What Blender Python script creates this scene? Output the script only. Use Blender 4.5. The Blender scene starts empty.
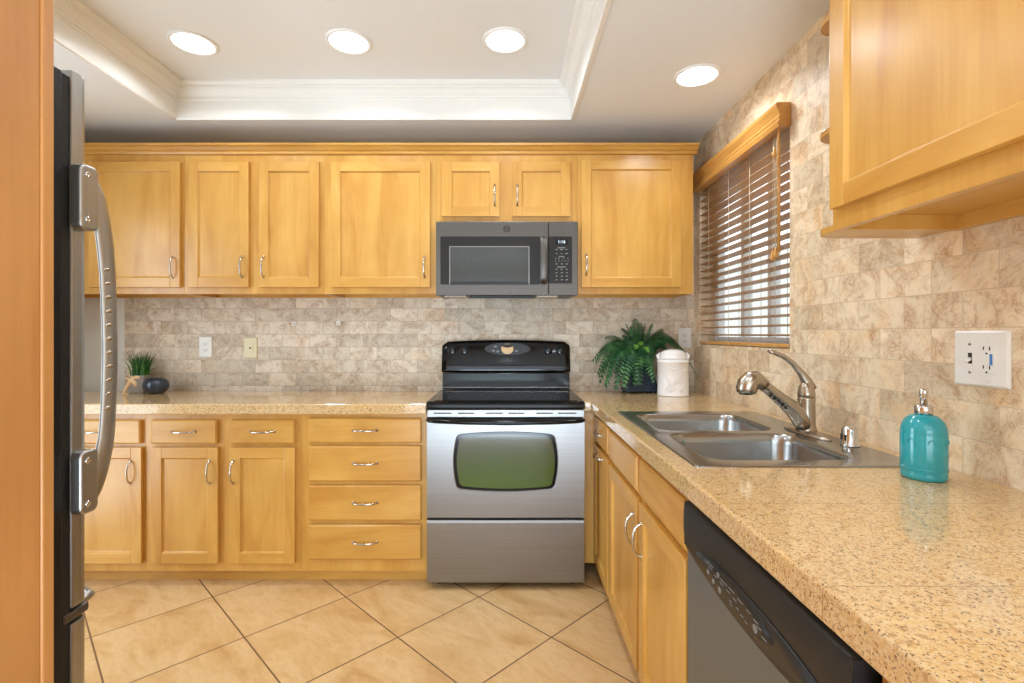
import bpy, bmesh, math, random
from mathutils import Vector, Matrix
PI = math.pi
random.seed(7)
S = bpy.context.scene
C = S.collection

# ---------------------------------------------------------------- camera, world, exposure
H = 1.24                      # eye height
cam_d = bpy.data.cameras.new('camera')
cam = bpy.data.objects.new('camera', cam_d)
C.objects.link(cam)
cam.location = (0, 0, H)
cam.rotation_euler = (PI / 2, 0, 0)
cam_d.sensor_width = 36.0
cam_d.lens = 500.0 / 1024.0 * 36.0
cam_d.shift_x = 0.0049
cam_d.shift_y = -0.0073
cam_d.clip_start = 0.02
S.camera = cam
S.view_settings.view_transform = 'Standard'
S.view_settings.look = 'None'
S.view_settings.exposure = -0.05
S.view_settings.gamma = 1.0
S.view_settings.use_curve_mapping = False

world = bpy.data.worlds.new('sky')
S.world = world
world.use_nodes = True
wn = world.node_tree
wn.nodes['Background'].inputs['Color'].default_value = (0.88, 0.94, 1.0, 1)
wn.nodes['Background'].inputs['Strength'].default_value = 2.0

def area(name, loc, rot, sx, sy, power, col, spread=PI):
    l = bpy.data.lights.new(name, 'AREA')
    l.shape = 'RECTANGLE'
    l.size, l.size_y = sx, sy
    l.energy = power
    l.color = col
    l.spread = spread
    o = bpy.data.objects.new(name, l)
    C.objects.link(o)
    o.location = loc
    o.rotation_euler = rot
    return o
# added fill light at the rear opening behind the camera, out of view
area('rear_fill', (-0.15, -3.36, 1.10), (PI / 2 + math.radians(8), 0, 0), 2.4, 1.9, 50, (0.74, 0.87, 1.0))
# unseen upward fill light, added near the floor behind the camera
area('rear_upfill', (-0.10, -1.5, 0.06), (PI - math.radians(28), 0, 0), 1.3, 1.6, 165, (0.66, 0.83, 1.0))
area('left_fill', (-2.63, 1.55, 1.05), (0, -PI / 2, 0), 1.9, 0.9, 24, (0.70, 0.86, 1.0))  # unseen fill light in the added left doorway

# ---------------------------------------------------------------- materials
def new_mat(name):
    m = bpy.data.materials.new(name)
    m.use_nodes = True
    nt = m.node_tree
    return m, nt, nt.nodes['Principled BSDF']

def N(nt, t, **kw):
    n = nt.nodes.new(t)
    for k, v in kw.items():
        if isinstance(v, (int, float, str, bool)) and hasattr(n, k):
            setattr(n, k, v)
    return n

def coords(nt, scale=(1, 1, 1), rand=False, rot=(0, 0, 0), loc=(0, 0, 0)):
    tc = nt.nodes.new('ShaderNodeTexCoord')
    mp = nt.nodes.new('ShaderNodeMapping')
    mp.inputs['Scale'].default_value = scale
    mp.inputs['Rotation'].default_value = rot
    mp.inputs['Location'].default_value = loc
    if rand:
        oi = nt.nodes.new('ShaderNodeObjectInfo')
        sc = nt.nodes.new('ShaderNodeVectorMath'); sc.operation = 'SCALE'
        sc.inputs[0].default_value = (7.3, 5.1, 3.7)
        nt.links.new(oi.outputs['Random'], sc.inputs['Scale'])
        ad = nt.nodes.new('ShaderNodeVectorMath'); ad.operation = 'ADD'
        nt.links.new(tc.outputs['Object'], ad.inputs[0])
        nt.links.new(sc.outputs[0], ad.inputs[1])
        nt.links.new(ad.outputs[0], mp.inputs['Vector'])
    else:
        nt.links.new(tc.outputs['Object'], mp.inputs['Vector'])
    return mp.outputs['Vector']

def noise(nt, vec, scale, detail=4, rough=0.55, dist=0.0):
    n = nt.nodes.new('ShaderNodeTexNoise')
    n.inputs['Scale'].default_value = scale
    n.inputs['Detail'].default_value = detail
    n.inputs['Roughness'].default_value = rough
    n.inputs['Distortion'].default_value = dist
    nt.links.new(vec, n.inputs['Vector'])
    return n.outputs['Fac']

def ramp(nt, fac, stops):
    r = nt.nodes.new('ShaderNodeValToRGB')
    el = r.color_ramp.elements
    while len(el) < len(stops):
        el.new(0.5)
    for e, (p, c) in zip(el, stops):
        e.position = p
        e.color = (*c, 1) if len(c) == 3 else c
    nt.links.new(fac, r.inputs['Fac'])
    return r.outputs['Color']

def mix(nt, fac, a, b, mode='MIX'):
    m = nt.nodes.new('ShaderNodeMix')
    m.data_type = 'RGBA'
    m.blend_type = mode
    for i, v in ((0, fac), (6, a), (7, b)):
        if isinstance(v, (int, float)):
            m.inputs[i].default_value = v
        elif isinstance(v, tuple):
            m.inputs[i].default_value = (*v, 1) if len(v) == 3 else v
        else:
            nt.links.new(v, m.inputs[i])
    return m.outputs[2]

def bump(nt, bsdf, h, strength=0.2, dist=0.002):
    b = nt.nodes.new('ShaderNodeBump')
    b.inputs['Strength'].default_value = strength
    b.inputs['Distance'].default_value = dist
    nt.links.new(h, b.inputs['Height'])
    nt.links.new(b.outputs['Normal'], bsdf.inputs['Normal'])

def srgb(r, g, b):
    f = lambda c: (c / 255 / 12.92) if c / 255 <= 0.04045 else ((c / 255 + 0.055) / 1.055) ** 2.4
    return (f(r), f(g), f(b))

def plain(name, col, rough=0.5, metal=0.0, var=0.04, nscale=40, bmp=0.0, coat=0.0, spec=0.5):
    m, nt, b = new_mat(name)
    v = coords(nt)
    n = noise(nt, v, nscale, 3)
    lo = tuple(c * (1 - var) for c in col)
    hi = tuple(min(1, c * (1 + var)) for c in col)
    nt.links.new(ramp(nt, n, [(0.3, lo), (0.7, hi)]), b.inputs['Base Color'])
    b.inputs['Roughness'].default_value = rough
    b.inputs['Metallic'].default_value = metal
    b.inputs['Specular IOR Level'].default_value = spec
    b.inputs['Coat Weight'].default_value = coat
    if bmp:
        bump(nt, b, n, bmp)
    return m

def wood(name, axis, base, dark, light, rough=0.32):
    """maple: long grain along the given local axis, soft cathedral figure, fine pores"""
    m, nt, b = new_mat(name)
    s = [5.0, 5.0, 5.0]
    s[axis] = 1.0
    v = coords(nt, tuple(s), rand=True)
    n1 = noise(nt, v, 1.6, 5, 0.55, 0.8)
    s2 = [70.0, 70.0, 70.0]
    s2[axis] = 2.5
    v2 = coords(nt, tuple(s2), rand=True)
    n2 = noise(nt, v2, 1.5, 3, 0.6)
    v3 = coords(nt, (1.5, 1.5, 1.5), rand=True)
    n3 = noise(nt, v3, 2.2, 2)
    c1 = ramp(nt, n1, [(0.28, dark), (0.48, base), (0.72, light)])
    c2 = ramp(nt, n2, [(0.25, (0.94, 0.92, 0.89)), (0.6, (1, 1, 1))])
    c3 = ramp(nt, n3, [(0.3, (0.92, 0.89, 0.84)), (0.7, (1.04, 1.03, 1.02))])
    c = mix(nt, 1.0, mix(nt, 1.0, c1, c2, 'MULTIPLY'), c3, 'MULTIPLY')
    nt.links.new(c, b.inputs['Base Color'])
    b.inputs['Roughness'].default_value = rough
    b.inputs['Coat Weight'].default_value = 0.25
    b.inputs['Coat Roughness'].default_value = 0.22
    bump(nt, b, n2, 0.05, 0.001)
    return m

WB, WD, WL = srgb(206, 154, 72), srgb(191, 134, 54), srgb(216, 168, 88)
M = {}
M['wood_v'] = wood('maple_vertical', 2, WB, WD, WL)
M['wood_h'] = wood('maple_horizontal', 0, WB, WD, WL)
M['wood_y'] = wood('maple_depth', 1, WB, WD, WL)
M['panel_wood'] = wood('tall_panel_maple', 2, srgb(196, 138, 76), srgb(186, 126, 64), srgb(204, 148, 86), 0.45)
M['blind_wood'] = wood('blind_wood', 1, srgb(184, 140, 92), srgb(162, 118, 72), srgb(200, 156, 108), 0.5)
M['oak_raw'] = wood('golden_oak', 1, srgb(205, 150, 78), srgb(180, 122, 54), srgb(222, 168, 92), 0.3)

def travertine(name, ax_u, bw, bh, u0, v0, lit_tint=(1.0, 1.0, 1.0), patch=0.62, vein_c=srgb(160, 126, 94), grout=srgb(164, 148, 128)):
    """small honed stone bricks on a wall; ax_u is the world axis that runs along the wall"""
    m, nt, b = new_mat(name)
    tc = nt.nodes.new('ShaderNodeTexCoord')
    sp = nt.nodes.new('ShaderNodeSeparateXYZ')
    nt.links.new(tc.outputs['Object'], sp.inputs[0])
    cb = nt.nodes.new('ShaderNodeCombineXYZ')
    nt.links.new(sp.outputs[ax_u], cb.inputs[0])
    nt.links.new(sp.outputs[2], cb.inputs[1])
    mp = nt.nodes.new('ShaderNodeMapping')
    mp.inputs['Location'].default_value = (-u0, -v0, 0)
    nt.links.new(cb.outputs[0], mp.inputs['Vector'])
    br = nt.nodes.new('ShaderNodeTexBrick')
    br.offset = 0.5
    br.inputs['Scale'].default_value = 1
    br.inputs['Brick Width'].default_value = bw
    br.inputs['Row Height'].default_value = bh
    br.inputs['Mortar Size'].default_value = 0.0011
    br.inputs['Mortar Smooth'].default_value = 0.3
    br.inputs['Bias'].default_value = 0.0
    br.inputs['Color1'].default_value = (0, 0, 0, 1)
    br.inputs['Color2'].default_value = (1, 1, 1, 1)
    br.inputs['Mortar'].default_value = (0.5, 0.5, 0.5, 1)
    nt.links.new(mp.outputs[0], br.inputs['Vector'])
    # each tile looks into its own part of the stone
    ad = nt.nodes.new('ShaderNodeVectorMath'); ad.operation = 'MULTIPLY_ADD'
    nt.links.new(br.outputs['Color'], ad.inputs[0])
    ad.inputs[1].default_value = (9, 7, 5)
    nt.links.new(tc.outputs['Object'], ad.inputs[2])
    n1 = noise(nt, ad.outputs[0], 9, 7, 0.62, 1.2)
    n2 = noise(nt, ad.outputs[0], 16, 6, 0.6, 2.2)
    n3 = noise(nt, ad.outputs[0], 60, 3, 0.5)
    body = ramp(nt, n1, [(0.30, srgb(192, 172, 150)), (0.45, srgb(214, 200, 180)), (0.60, srgb(228, 217, 199)), (0.75, srgb(212, 190, 160))])
    vein = ramp(nt, n2, [(0.46, (0, 0, 0)), (0.492, (1, 1, 1)), (0.508, (1, 1, 1)), (0.54, (0, 0, 0))])
    gate = ramp(nt, n1, [(0.42, (0.55, 0.55, 0.55)), (0.6, (0.05, 0.05, 0.05))])
    vf = mix(nt, 1.0, vein, gate, 'MULTIPLY')
    c = mix(nt, vf, body, vein_c)
    tone = ramp(nt, br.outputs['Color'], [(0.0, (0.82, 0.81, 0.79)), (0.5, (0.97, 0.965, 0.955)), (1.0, (1.08, 1.08, 1.09))])
    c = mix(nt, 1.0, c, tone, 'MULTIPLY')
    c = mix(nt, 0.5, c, mix(nt, 1.0, c, ramp(nt, n3, [(0.3, (0.9, 0.88, 0.86)), (0.6, (1, 1, 1))]), 'MULTIPLY'))
    n4 = noise(nt, ad.outputs[0], 3.5, 4, 0.6, 1.0)
    c = mix(nt, ramp(nt, n4, [(0.50, (0, 0, 0)), (0.68, (patch,) * 3)]), c, mix(nt, 1.0, c, (1.0, 0.84, 0.66), 'MULTIPLY'))
    c = mix(nt, 1.0, c, lit_tint, 'MULTIPLY')
    c = mix(nt, br.outputs['Fac'], c, grout)
    nt.links.new(c, b.inputs['Base Color'])
    b.inputs['Roughness'].default_value = 0.48
    inv = nt.nodes.new('ShaderNodeMath'); inv.operation = 'SUBTRACT'
    inv.inputs[0].default_value = 1.0
    nt.links.new(br.outputs['Fac'], inv.inputs[1])
    bump(nt, b, inv.outputs[0], 0.35, 0.0015)
    return m
M['tile_back'] = travertine('travertine_back', 0, 0.1631, 0.0779, 0.03, 1.3173)
M['tile_right'] = travertine('travertine_right', 1, 0.183, 0.0905, 0.05, 1.2555, (1.18, 1.11, 0.98), 0.9, srgb(176, 124, 74), srgb(206, 182, 150))  # warmer, brighter light on this wall is put into the stone colour

def floor_tile():
    m, nt, b = new_mat('floor_porcelain')
    p = 0.444
    v = coords(nt, (1, 1, 1), rot=(0, 0, PI / 4))
    # tile corner passes through world (-0.132, 2.358)
    cx = (-0.132 - 2.358) * math.sqrt(0.5)
    cy = (-0.132 + 2.358) * math.sqrt(0.5)
    ad = nt.nodes.new('ShaderNodeVectorMath'); ad.operation = 'ADD'
    ad.inputs[1].default_value = (-cx + 20 * p, -cy + 20 * p, 0)
    nt.links.new(v, ad.inputs[0])
    br = nt.nodes.new('ShaderNodeTexBrick')
    br.offset = 0.0
    br.inputs['Scale'].default_value = 1
    br.inputs['Brick Width'].default_value = p
    br.inputs['Row Height'].default_value = p
    br.inputs['Mortar Size'].default_value = 0.0035
    br.inputs['Mortar Smooth'].default_value = 0.2
    br.inputs['Color1'].default_value = (0, 0, 0, 1)
    br.inputs['Color2'].default_value = (1, 1, 1, 1)
    br.inputs['Mortar'].default_value = (.5, .5, .5, 1)
    nt.links.new(ad.outputs[0], br.inputs['Vector'])
    ma = nt.nodes.new('ShaderNodeVectorMath'); ma.operation = 'MULTIPLY_ADD'
    nt.links.new(br.outputs['Color'], ma.inputs[0])
    ma.inputs[1].default_value = (6, 8, 5)
    nt.links.new(v, ma.inputs[2])
    st = nt.nodes.new('ShaderNodeMapping')
    st.inputs['Scale'].default_value = (1, 2.2, 1)
    nt.links.new(ma.outputs[0], st.inputs['Vector'])
    n1 = noise(nt, st.outputs[0], 3.2, 7, 0.62, 0.9)
    n2 = noise(nt, st.outputs[0], 26, 5, 0.65, 0.4)
    c = ramp(nt, n1, [(0.28, srgb(190, 146, 92)), (0.45, srgb(206, 166, 112)), (0.6, srgb(216, 180, 130)), (0.78, srgb(200, 156, 100))])
    c = mix(nt, 0.55, c, ramp(nt, n2, [(0.3, (0.84, 0.80, 0.75)), (0.55, (1, 1, 1)), (0.7, (1.03, 1.03, 1.03))]), 'MULTIPLY')
    c = mix(nt, br.outputs['Fac'], c, srgb(120, 88, 58))
    nt.links.new(c, b.inputs['Base Color'])
    b.inputs['Roughness'].default_value = 0.42
    inv = nt.nodes.new('ShaderNodeMath'); inv.operation = 'SUBTRACT'
    inv.inputs[0].default_value = 1.0
    nt.links.new(br.outputs['Fac'], inv.inputs[1])
    bump(nt, b, inv.outputs[0], 0.4, 0.002)
    return m
M['floor'] = floor_tile()

def granite():
    m, nt, b = new_mat('granite')
    v = coords(nt)
    n1 = noise(nt, v, 3.5, 5, 0.6, 0.5)
    n2 = noise(nt, v, 190, 4, 0.7)
    n3 = noise(nt, v, 95, 3, 0.65, 0.3)
    n4 = noise(nt, v, 260, 2, 0.6)
    c = ramp(nt, n1, [(0.3, srgb(208, 164, 102)), (0.5, srgb(214, 176, 120)), (0.7, srgb(204, 166, 116))])
    c = mix(nt, ramp(nt, n2, [(0.46, (0, 0, 0)), (0.56, (0.6, 0.6, 0.6))]), c, srgb(224, 200, 160))
    c = mix(nt, ramp(nt, n3, [(0.56, (0, 0, 0)), (0.62, (0.7, 0.7, 0.7))]), c, srgb(176, 132, 78))
    c = mix(nt, ramp(nt, n4, [(0.585, (0, 0, 0)), (0.64, (0.9, 0.9, 0.9))]), c, srgb(92, 70, 50))
    # hairline joints between the granite slabs
    br = nt.nodes.new('ShaderNodeTexBrick')
    br.offset = 0.0
    br.inputs['Scale'].default_value = 1
    br.inputs['Brick Width'].default_value = 40.0
    br.inputs['Row Height'].default_value = 0.33
    br.inputs['Mortar Size'].default_value = 0.0007
    br.inputs['Mortar Smooth'].default_value = 0.1
    mp = nt.nodes.new('ShaderNodeMapping')
    mp.inputs['Location'].default_value = (-0.27 + 3.3, -1.008 + 3.3, 0)
    nt.links.new(v, mp.inputs['Vector'])
    nt.links.new(mp.outputs[0], br.inputs['Vector'])
    c = mix(nt, br.outputs['Fac'], c, srgb(150, 116, 78))
    nt.links.new(c, b.inputs['Base Color'])
    b.inputs['Roughness'].default_value = 0.09
    b.inputs['Coat Weight'].default_value = 0.3
    b.inputs['Coat Roughness'].default_value = 0.05
    return m
M['granite'] = granite()

def steel(name, axis, col, rough, var=0.12):
    m, nt, b = new_mat(name)
    s = [260.0, 260.0, 260.0]
    s[axis] = 1.5
    v = coords(nt, tuple(s))
    n = noise(nt, v, 1.0, 2, 0.5)
    nt.links.new(ramp(nt, n, [(0.3, tuple(c * (1 - var) for c in col)), (0.7, col)]), b.inputs['Base Color'])
    b.inputs['Metallic'].default_value = 1.0
    b.inputs['Roughness'].default_value = rough
    b.inputs['Anisotropic'].default_value = 0.6
    bump(nt, b, n, 0.06, 0.0005)
    return m
M['steel_h'] = steel('brushed_steel', 0, srgb(148, 147, 145), 0.36)
M['steel_v'] = steel('brushed_steel_vertical', 2, srgb(176, 174, 170), 0.36)
M['steel_dark'] = steel('dishwasher_steel', 2, srgb(132, 138, 142), 0.48, 0.05)
M['slate'] = steel('slate_metal', 0, srgb(112, 109, 106), 0.46)
M['sink'] = steel('sink_steel', 1, srgb(176, 177, 176), 0.22)
M['nickel'] = plain('brushed_nickel', srgb(186, 176, 162), 0.26, 1.0, 0.04)
M['chrome'] = plain('polished_chrome', srgb(214, 214, 216), 0.08, 1.0, 0.02)
M['pull'] = plain('satin_pull_metal', srgb(196, 190, 180), 0.16, 1.0, 0.03)
M['black_gloss'] = plain('black_enamel', srgb(12, 12, 12), 0.10, 0, 0.05, spec=0.28)
M['black_glass'] = plain('cooktop_glass', srgb(8, 8, 8), 0.06, 0, 0.02, spec=0.3)
M['black_satin'] = plain('black_plastic', srgb(34, 34, 34), 0.36, 0, 0.05, spec=0.35)
M['black_rubber'] = plain('black_gasket', srgb(14, 14, 14), 0.6, 0, 0.05)
M['black_texture'] = plain('pebbled_black_case', srgb(13, 13, 14), 0.42, 0, 0.3, 260, bmp=0.5, spec=0.3)
M['display_grey'] = plain('control_grey', srgb(70, 70, 72), 0.3)
M['mw_panel'] = plain('microwave_black_panel', srgb(38, 36, 34), 0.35, spec=0.25)
M['mw_glass'] = plain('microwave_window_glass', srgb(66, 67, 65), 0.10, 0, 0.05, spec=0.4)
M['mark'] = plain('pale_marking', srgb(120, 120, 118), 0.5)
M['amber'] = plain('amber_reflection', srgb(220, 175, 100), 0.25)
M['white_paint'] = plain('white_wall_paint', srgb(226, 223, 217), 0.6, 0, 0.01, 80, bmp=0.03)
M['ceiling'] = plain('ceiling_paint', srgb(234, 234, 232), 0.7, 0, 0.015, 130, bmp=0.18)
M['trim'] = plain('white_gloss_trim', srgb(240, 238, 233), 0.35, 0, 0.01)
M['vinyl'] = plain('white_vinyl', srgb(235, 236, 236), 0.4, 0, 0.01)
M['white_plastic'] = plain('white_plastic', srgb(238, 236, 230), 0.3, 0, 0.01)
M['ivory'] = plain('ivory_plastic', srgb(228, 218, 180), 0.35, 0, 0.01)
M['slot'] = plain('dark_slot', srgb(50, 42, 36), 0.6)
M['blue_label'] = plain('blue_sticker', srgb(70, 130, 200), 0.4)
M['ceramic'] = plain('white_glazed_ceramic', srgb(248, 244, 240), 0.22, 0, 0.02, coat=0.3)
M['teal'] = plain('teal_glazed_ceramic', srgb(34, 160, 172), 0.12, 0, 0.05, 20, coat=0.5)
M['navy'] = plain('navy_glazed_planter', srgb(34, 50, 70), 0.35, 0, 0.1)
M['blue_black'] = plain('blue_black_pottery', srgb(38, 50, 64), 0.22, 0, 0.25, 60, bmp=0.15, coat=0.3)
M['cement'] = plain('grey_cement_pot', srgb(150, 142, 132), 0.7, 0, 0.08, 60, bmp=0.2)
M['pale_wood'] = plain('pale_carved_wood', srgb(222, 184, 140), 0.5, 0, 0.06)
M['soil'] = plain('dark_soil', srgb(50, 38, 28), 0.9, 0, 0.2)
M['cord'] = plain('cream_cord', srgb(214, 196, 166), 0.7)
M['stucco'] = plain('pale_stucco', srgb(212, 212, 204), 0.9, 0, 0.06, 60, bmp=0.3)
M['drain'] = plain('drain_metal', srgb(120, 118, 114), 0.3, 1.0)

def leafmat(name, dark, mid, light, rough=0.45):
    m, nt, b = new_mat(name)
    v = coords(nt)
    n = noise(nt, v, 22, 3)
    nt.links.new(ramp(nt, n, [(0.3, dark), (0.5, mid), (0.72, light)]), b.inputs['Base Color'])
    b.inputs['Roughness'].default_value = rough
    return m
M['fern'] = leafmat('fern_green', srgb(24, 60, 36), srgb(42, 96, 54), srgb(88, 138, 74))
M['fern_light'] = leafmat('young_fern_green', srgb(100, 160, 50), srgb(120, 180, 60), srgb(150, 200, 90))
M['grass'] = leafmat('grass_green', srgb(20, 62, 26), srgb(40, 100, 36), srgb(90, 140, 50))
M['lawn'] = leafmat('lawn_green', srgb(60, 96, 30), srgb(84, 124, 44), srgb(110, 146, 60), 0.9)

def oven_glass():
    m, nt, b = new_mat('oven_window_glass')
    v = coords(nt)
    sp = nt.nodes.new('ShaderNodeSeparateXYZ')
    nt.links.new(v, sp.inputs[0])
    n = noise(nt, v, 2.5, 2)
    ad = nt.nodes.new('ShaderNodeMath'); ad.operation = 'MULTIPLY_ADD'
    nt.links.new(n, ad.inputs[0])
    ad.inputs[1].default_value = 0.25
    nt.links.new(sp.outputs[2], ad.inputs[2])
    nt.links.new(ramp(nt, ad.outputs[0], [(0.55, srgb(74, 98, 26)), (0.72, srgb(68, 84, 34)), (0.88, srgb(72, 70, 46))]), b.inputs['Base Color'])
    b.inputs['Roughness'].default_value = 0.07
    return m
M['oven_glass'] = oven_glass()

def glass():
    m, nt, b = new_mat('window_glass')
    b.inputs['Transmission Weight'].default_value = 1.0
    b.inputs['Roughness'].default_value = 0.0
    b.inputs['IOR'].default_value = 1.02
    n = noise(nt, coords(nt), 3, 2)
    nt.links.new(ramp(nt, n, [(0.3, (0.96, 0.98, 0.97)), (0.7, (0.98, 0.99, 0.98))]), b.inputs['Base Color'])
    return m
M['glass'] = glass()

def emit(name, col, strength):
    m, nt, b = new_mat(name)
    n = noise(nt, coords(nt), 8, 1)
    nt.links.new(ramp(nt, n, [(0.3, col), (0.7, col)]), b.inputs['Emission Color'])
    b.inputs['Emission Strength'].default_value = strength
    b.inputs['Base Color'].default_value = (*col, 1)
    return m
M['lamp'] = emit('led_lens', (1.0, 0.97, 0.93), 5)
M['digits'] = emit('lit_digits', (0.75, 0.9, 1.0), 0.55)

# ---------------------------------------------------------------- mesh builder
class MB:
    """collects shapes (in the local frame of the thing) and links them as one mesh"""
    def __init__(s):
        s.bm = bmesh.new()
        s.mats = []
    def mi(s, m):
        m = M[m]
        if m not in s.mats:
            s.mats.append(m)
        return s.mats.index(m)
    def face(s, vs, mi=0, smooth=False):
        try:
            f = s.bm.faces.new(vs)
            f.material_index = mi
            f.smooth = smooth
            return f
        except ValueError:
            return None
    def box(s, x0, x1, y0, y1, z0, z1, m='white_plastic'):
        k = s.mi(m)
        v = [s.bm.verts.new(p) for p in ((x0, y0, z0), (x1, y0, z0), (x1, y1, z0), (x0, y1, z0),
                                         (x0, y0, z1), (x1, y0, z1), (x1, y1, z1), (x0, y1, z1))]
        for q in ((0, 3, 2, 1), (4, 5, 6, 7), (0, 1, 5, 4), (1, 2, 6, 5), (2, 3, 7, 6), (3, 0, 4, 7)):
            s.face([v[i] for i in q], k)
        return s
    def prism(s, poly, a0, a1, axis, m, smooth=False, taper=1.0):
        """extrude a 2-D polygon along an axis: axis 0 -> poly is (y,z); 1 -> (x,z); 2 -> (x,y)"""
        k = s.mi(m)
        def P(p, a):
            return {0: (a, p[0], p[1]), 1: (p[0], a, p[1]), 2: (p[0], p[1], a)}[axis]
        A = [s.bm.verts.new(P(p, a0)) for p in poly]
        cx = sum(p[0] for p in poly) / len(poly); cy = sum(p[1] for p in poly) / len(poly)
        B = [s.bm.verts.new(P((cx + (p[0] - cx) * taper, cy + (p[1] - cy) * taper), a1)) for p in poly]
        n = len(poly)
        s.face(A, k); s.face(B[::-1], k)
        for i in range(n):
            s.face([A[i], B[i], B[(i + 1) % n], A[(i + 1) % n]], k, smooth)
        return s
    def loops(s, L, m, cap0=True, cap1=True, closed=True, smooth=True):
        """bridge successive rings of equal vertex count"""
        k = s.mi(m)
        R = [[s.bm.verts.new(p) for p in ring] for ring in L]
        n = len(R[0])
        for a, b in zip(R, R[1:]):
            for i in range(n if closed else n - 1):
                s.face([a[i], a[(i + 1) % n], b[(i + 1) % n], b[i]], k, smooth)
        if cap0: s.face(R[0][::-1], k, False)
        if cap1: s.face(R[-1], k, False)
        return R
    def lathe(s, prof, c, m, n=32, axis='z', cap0=True, cap1=True):
        L = []
        for r, h in prof:
            ring = []
            for i in range(n):
                a = 2 * PI * i / n
                u, w = r * math.cos(a), r * math.sin(a)
                if axis == 'z': ring.append((c[0] + u, c[1] + w, c[2] + h))
                elif axis == 'y': ring.append((c[0] + u, c[1] + h, c[2] + w))
                else: ring.append((c[0] + h, c[1] + u, c[2] + w))
            L.append(ring)
        s.loops(L, m, cap0, cap1)
        return s
    def tube(s, pts, rad, m, n=10, flat=1.0, up=None, cap=True):
        """swept round or elliptical tube; rad a number or one per point; flat scales the second axis"""
        pts = [Vector(p) for p in pts]
        if isinstance(rad, (int, float)): rad = [rad] * len(pts)
        prev = None
        L = []
        for i, p in enumerate(pts):
            t = (pts[min(i + 1, len(pts) - 1)] - pts[max(i - 1, 0)]).normalized()
            if prev is None:
                ref = Vector(up) if up else (Vector((0, 0, 1)) if abs(t.z) < 0.9 else Vector((1, 0, 0)))
                u = (ref - t * ref.dot(t)).normalized()
            else:
                u = (prev - t * prev.dot(t)).normalized()
            prev = u
            w = t.cross(u)
            L.append([tuple(p + u * rad[i] * math.cos(2 * PI * j / n) + w * rad[i] * flat * math.sin(2 * PI * j / n)) for j in range(n)])
        s.loops(L, m, cap, cap)
        return s
    def cells(s, us, vs, w0, w1, keep, m, plane='xy'):
        """plate made of grid cells, only outer faces; plane xy / xz / yz gives the u,v axes"""
        k = s.mi(m)
        cache = {}
        def V(i, j, t):
            key = (i, j, t)
            if key not in cache:
                u, v, w = us[i], vs[j], (w0, w1)[t]
                p = {'xy': (u, v, w), 'xz': (u, w, v), 'yz': (w, u, v)}[plane]
                cache[key] = s.bm.verts.new(p)
            return cache[key]
        nu, nv = len(us) - 1, len(vs) - 1
        K = lambda i, j: 0 <= i < nu and 0 <= j < nv and keep(i, j)
        for i in range(nu):
            for j in range(nv):
                if not K(i, j): continue
                s.face([V(i, j, 0), V(i, j + 1, 0), V(i + 1, j + 1, 0), V(i + 1, j, 0)], k)
                s.face([V(i, j, 1), V(i + 1, j, 1), V(i + 1, j + 1, 1), V(i, j + 1, 1)], k)
                if not K(i - 1, j): s.face([V(i, j, 0), V(i, j, 1), V(i, j + 1, 1), V(i, j + 1, 0)], k)
                if not K(i + 1, j): s.face([V(i + 1, j, 0), V(i + 1, j + 1, 0), V(i + 1, j + 1, 1), V(i + 1, j, 1)], k)
                if not K(i, j - 1): s.face([V(i, j, 0), V(i + 1, j, 0), V(i + 1, j, 1), V(i, j, 1)], k)
                if not K(i, j + 1): s.face([V(i, j + 1, 0), V(i, j + 1, 1), V(i + 1, j + 1, 1), V(i + 1, j + 1, 0)], k)
        return s
    def ball(s, c, r, m, n=12, sc=(1, 1, 1)):
        prof = [(max(1e-4, math.sin(PI * i / 8)), -math.cos(PI * i / 8)) for i in range(9)]
        L = [[(c[0] + r * sc[0] * a * math.cos(2 * PI * j / n), c[1] + r * sc[1] * a * math.sin(2 * PI * j / n), c[2] + r * sc[2] * h) for j in range(n)] for a, h in prof]
        s.loops(L, m)
        return s
    def build(s, name, parent=None, bevel=0.0, seg=2, recalc=True, label=None, world=False):
        if recalc:
            bmesh.ops.recalc_face_normals(s.bm, faces=s.bm.faces)
        me = bpy.data.meshes.new(name)
        s.bm.to_mesh(me)
        s.bm.free()
        for m in s.mats: me.materials.append(m)
        o = bpy.data.objects.new(name, me)
        C.objects.link(o)
        if parent is not None:
            o.parent = parent
            if world:          # vertices were given in world coordinates, parent is unrotated
                off = Vector(parent.location)
                if parent.parent: off = off + Vector(parent.parent.location)
                me.transform(Matrix.Translation(-off))
        if bevel:
            b = o.modifiers.new('bevel', 'BEVEL')
            b.width = bevel; b.segments = seg; b.limit_method = 'ANGLE'; b.angle_limit = math.radians(35)
        if label: o['label'] = label
        return o

def tag(o, label, cat, group=None):
    o['label'] = label; o['category'] = cat
    if group: o['group'] = group
    return o
def thing(name, loc, label, cat, group=None, rz=0.0):
    o = bpy.data.objects.new(name, None)
    C.objects.link(o)
    o.location = loc; o.rotation_euler = (0, 0, rz)
    o.empty_display_size = 0.1
    return tag(o, label, cat, group)
def struct(o):
    o['kind'] = 'structure'
    return o

def rr(x0, x1, y0, y1, r, n=6, z=None):
    """rounded rectangle as a list of points"""
    out = []
    for cx, cy, a0 in ((x1 - r, y0 + r, -PI / 2), (x1 - r, y1 - r, 0), (x0 + r, y1 - r, PI / 2), (x0 + r, y0 + r, PI)):
        for i in range(n + 1):
            a = a0 + PI / 2 * i / n
            p = (cx + r * math.cos(a), cy + r * math.sin(a))
            out.append(p if z is None else (p[0], p[1], z))
    return out

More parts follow.
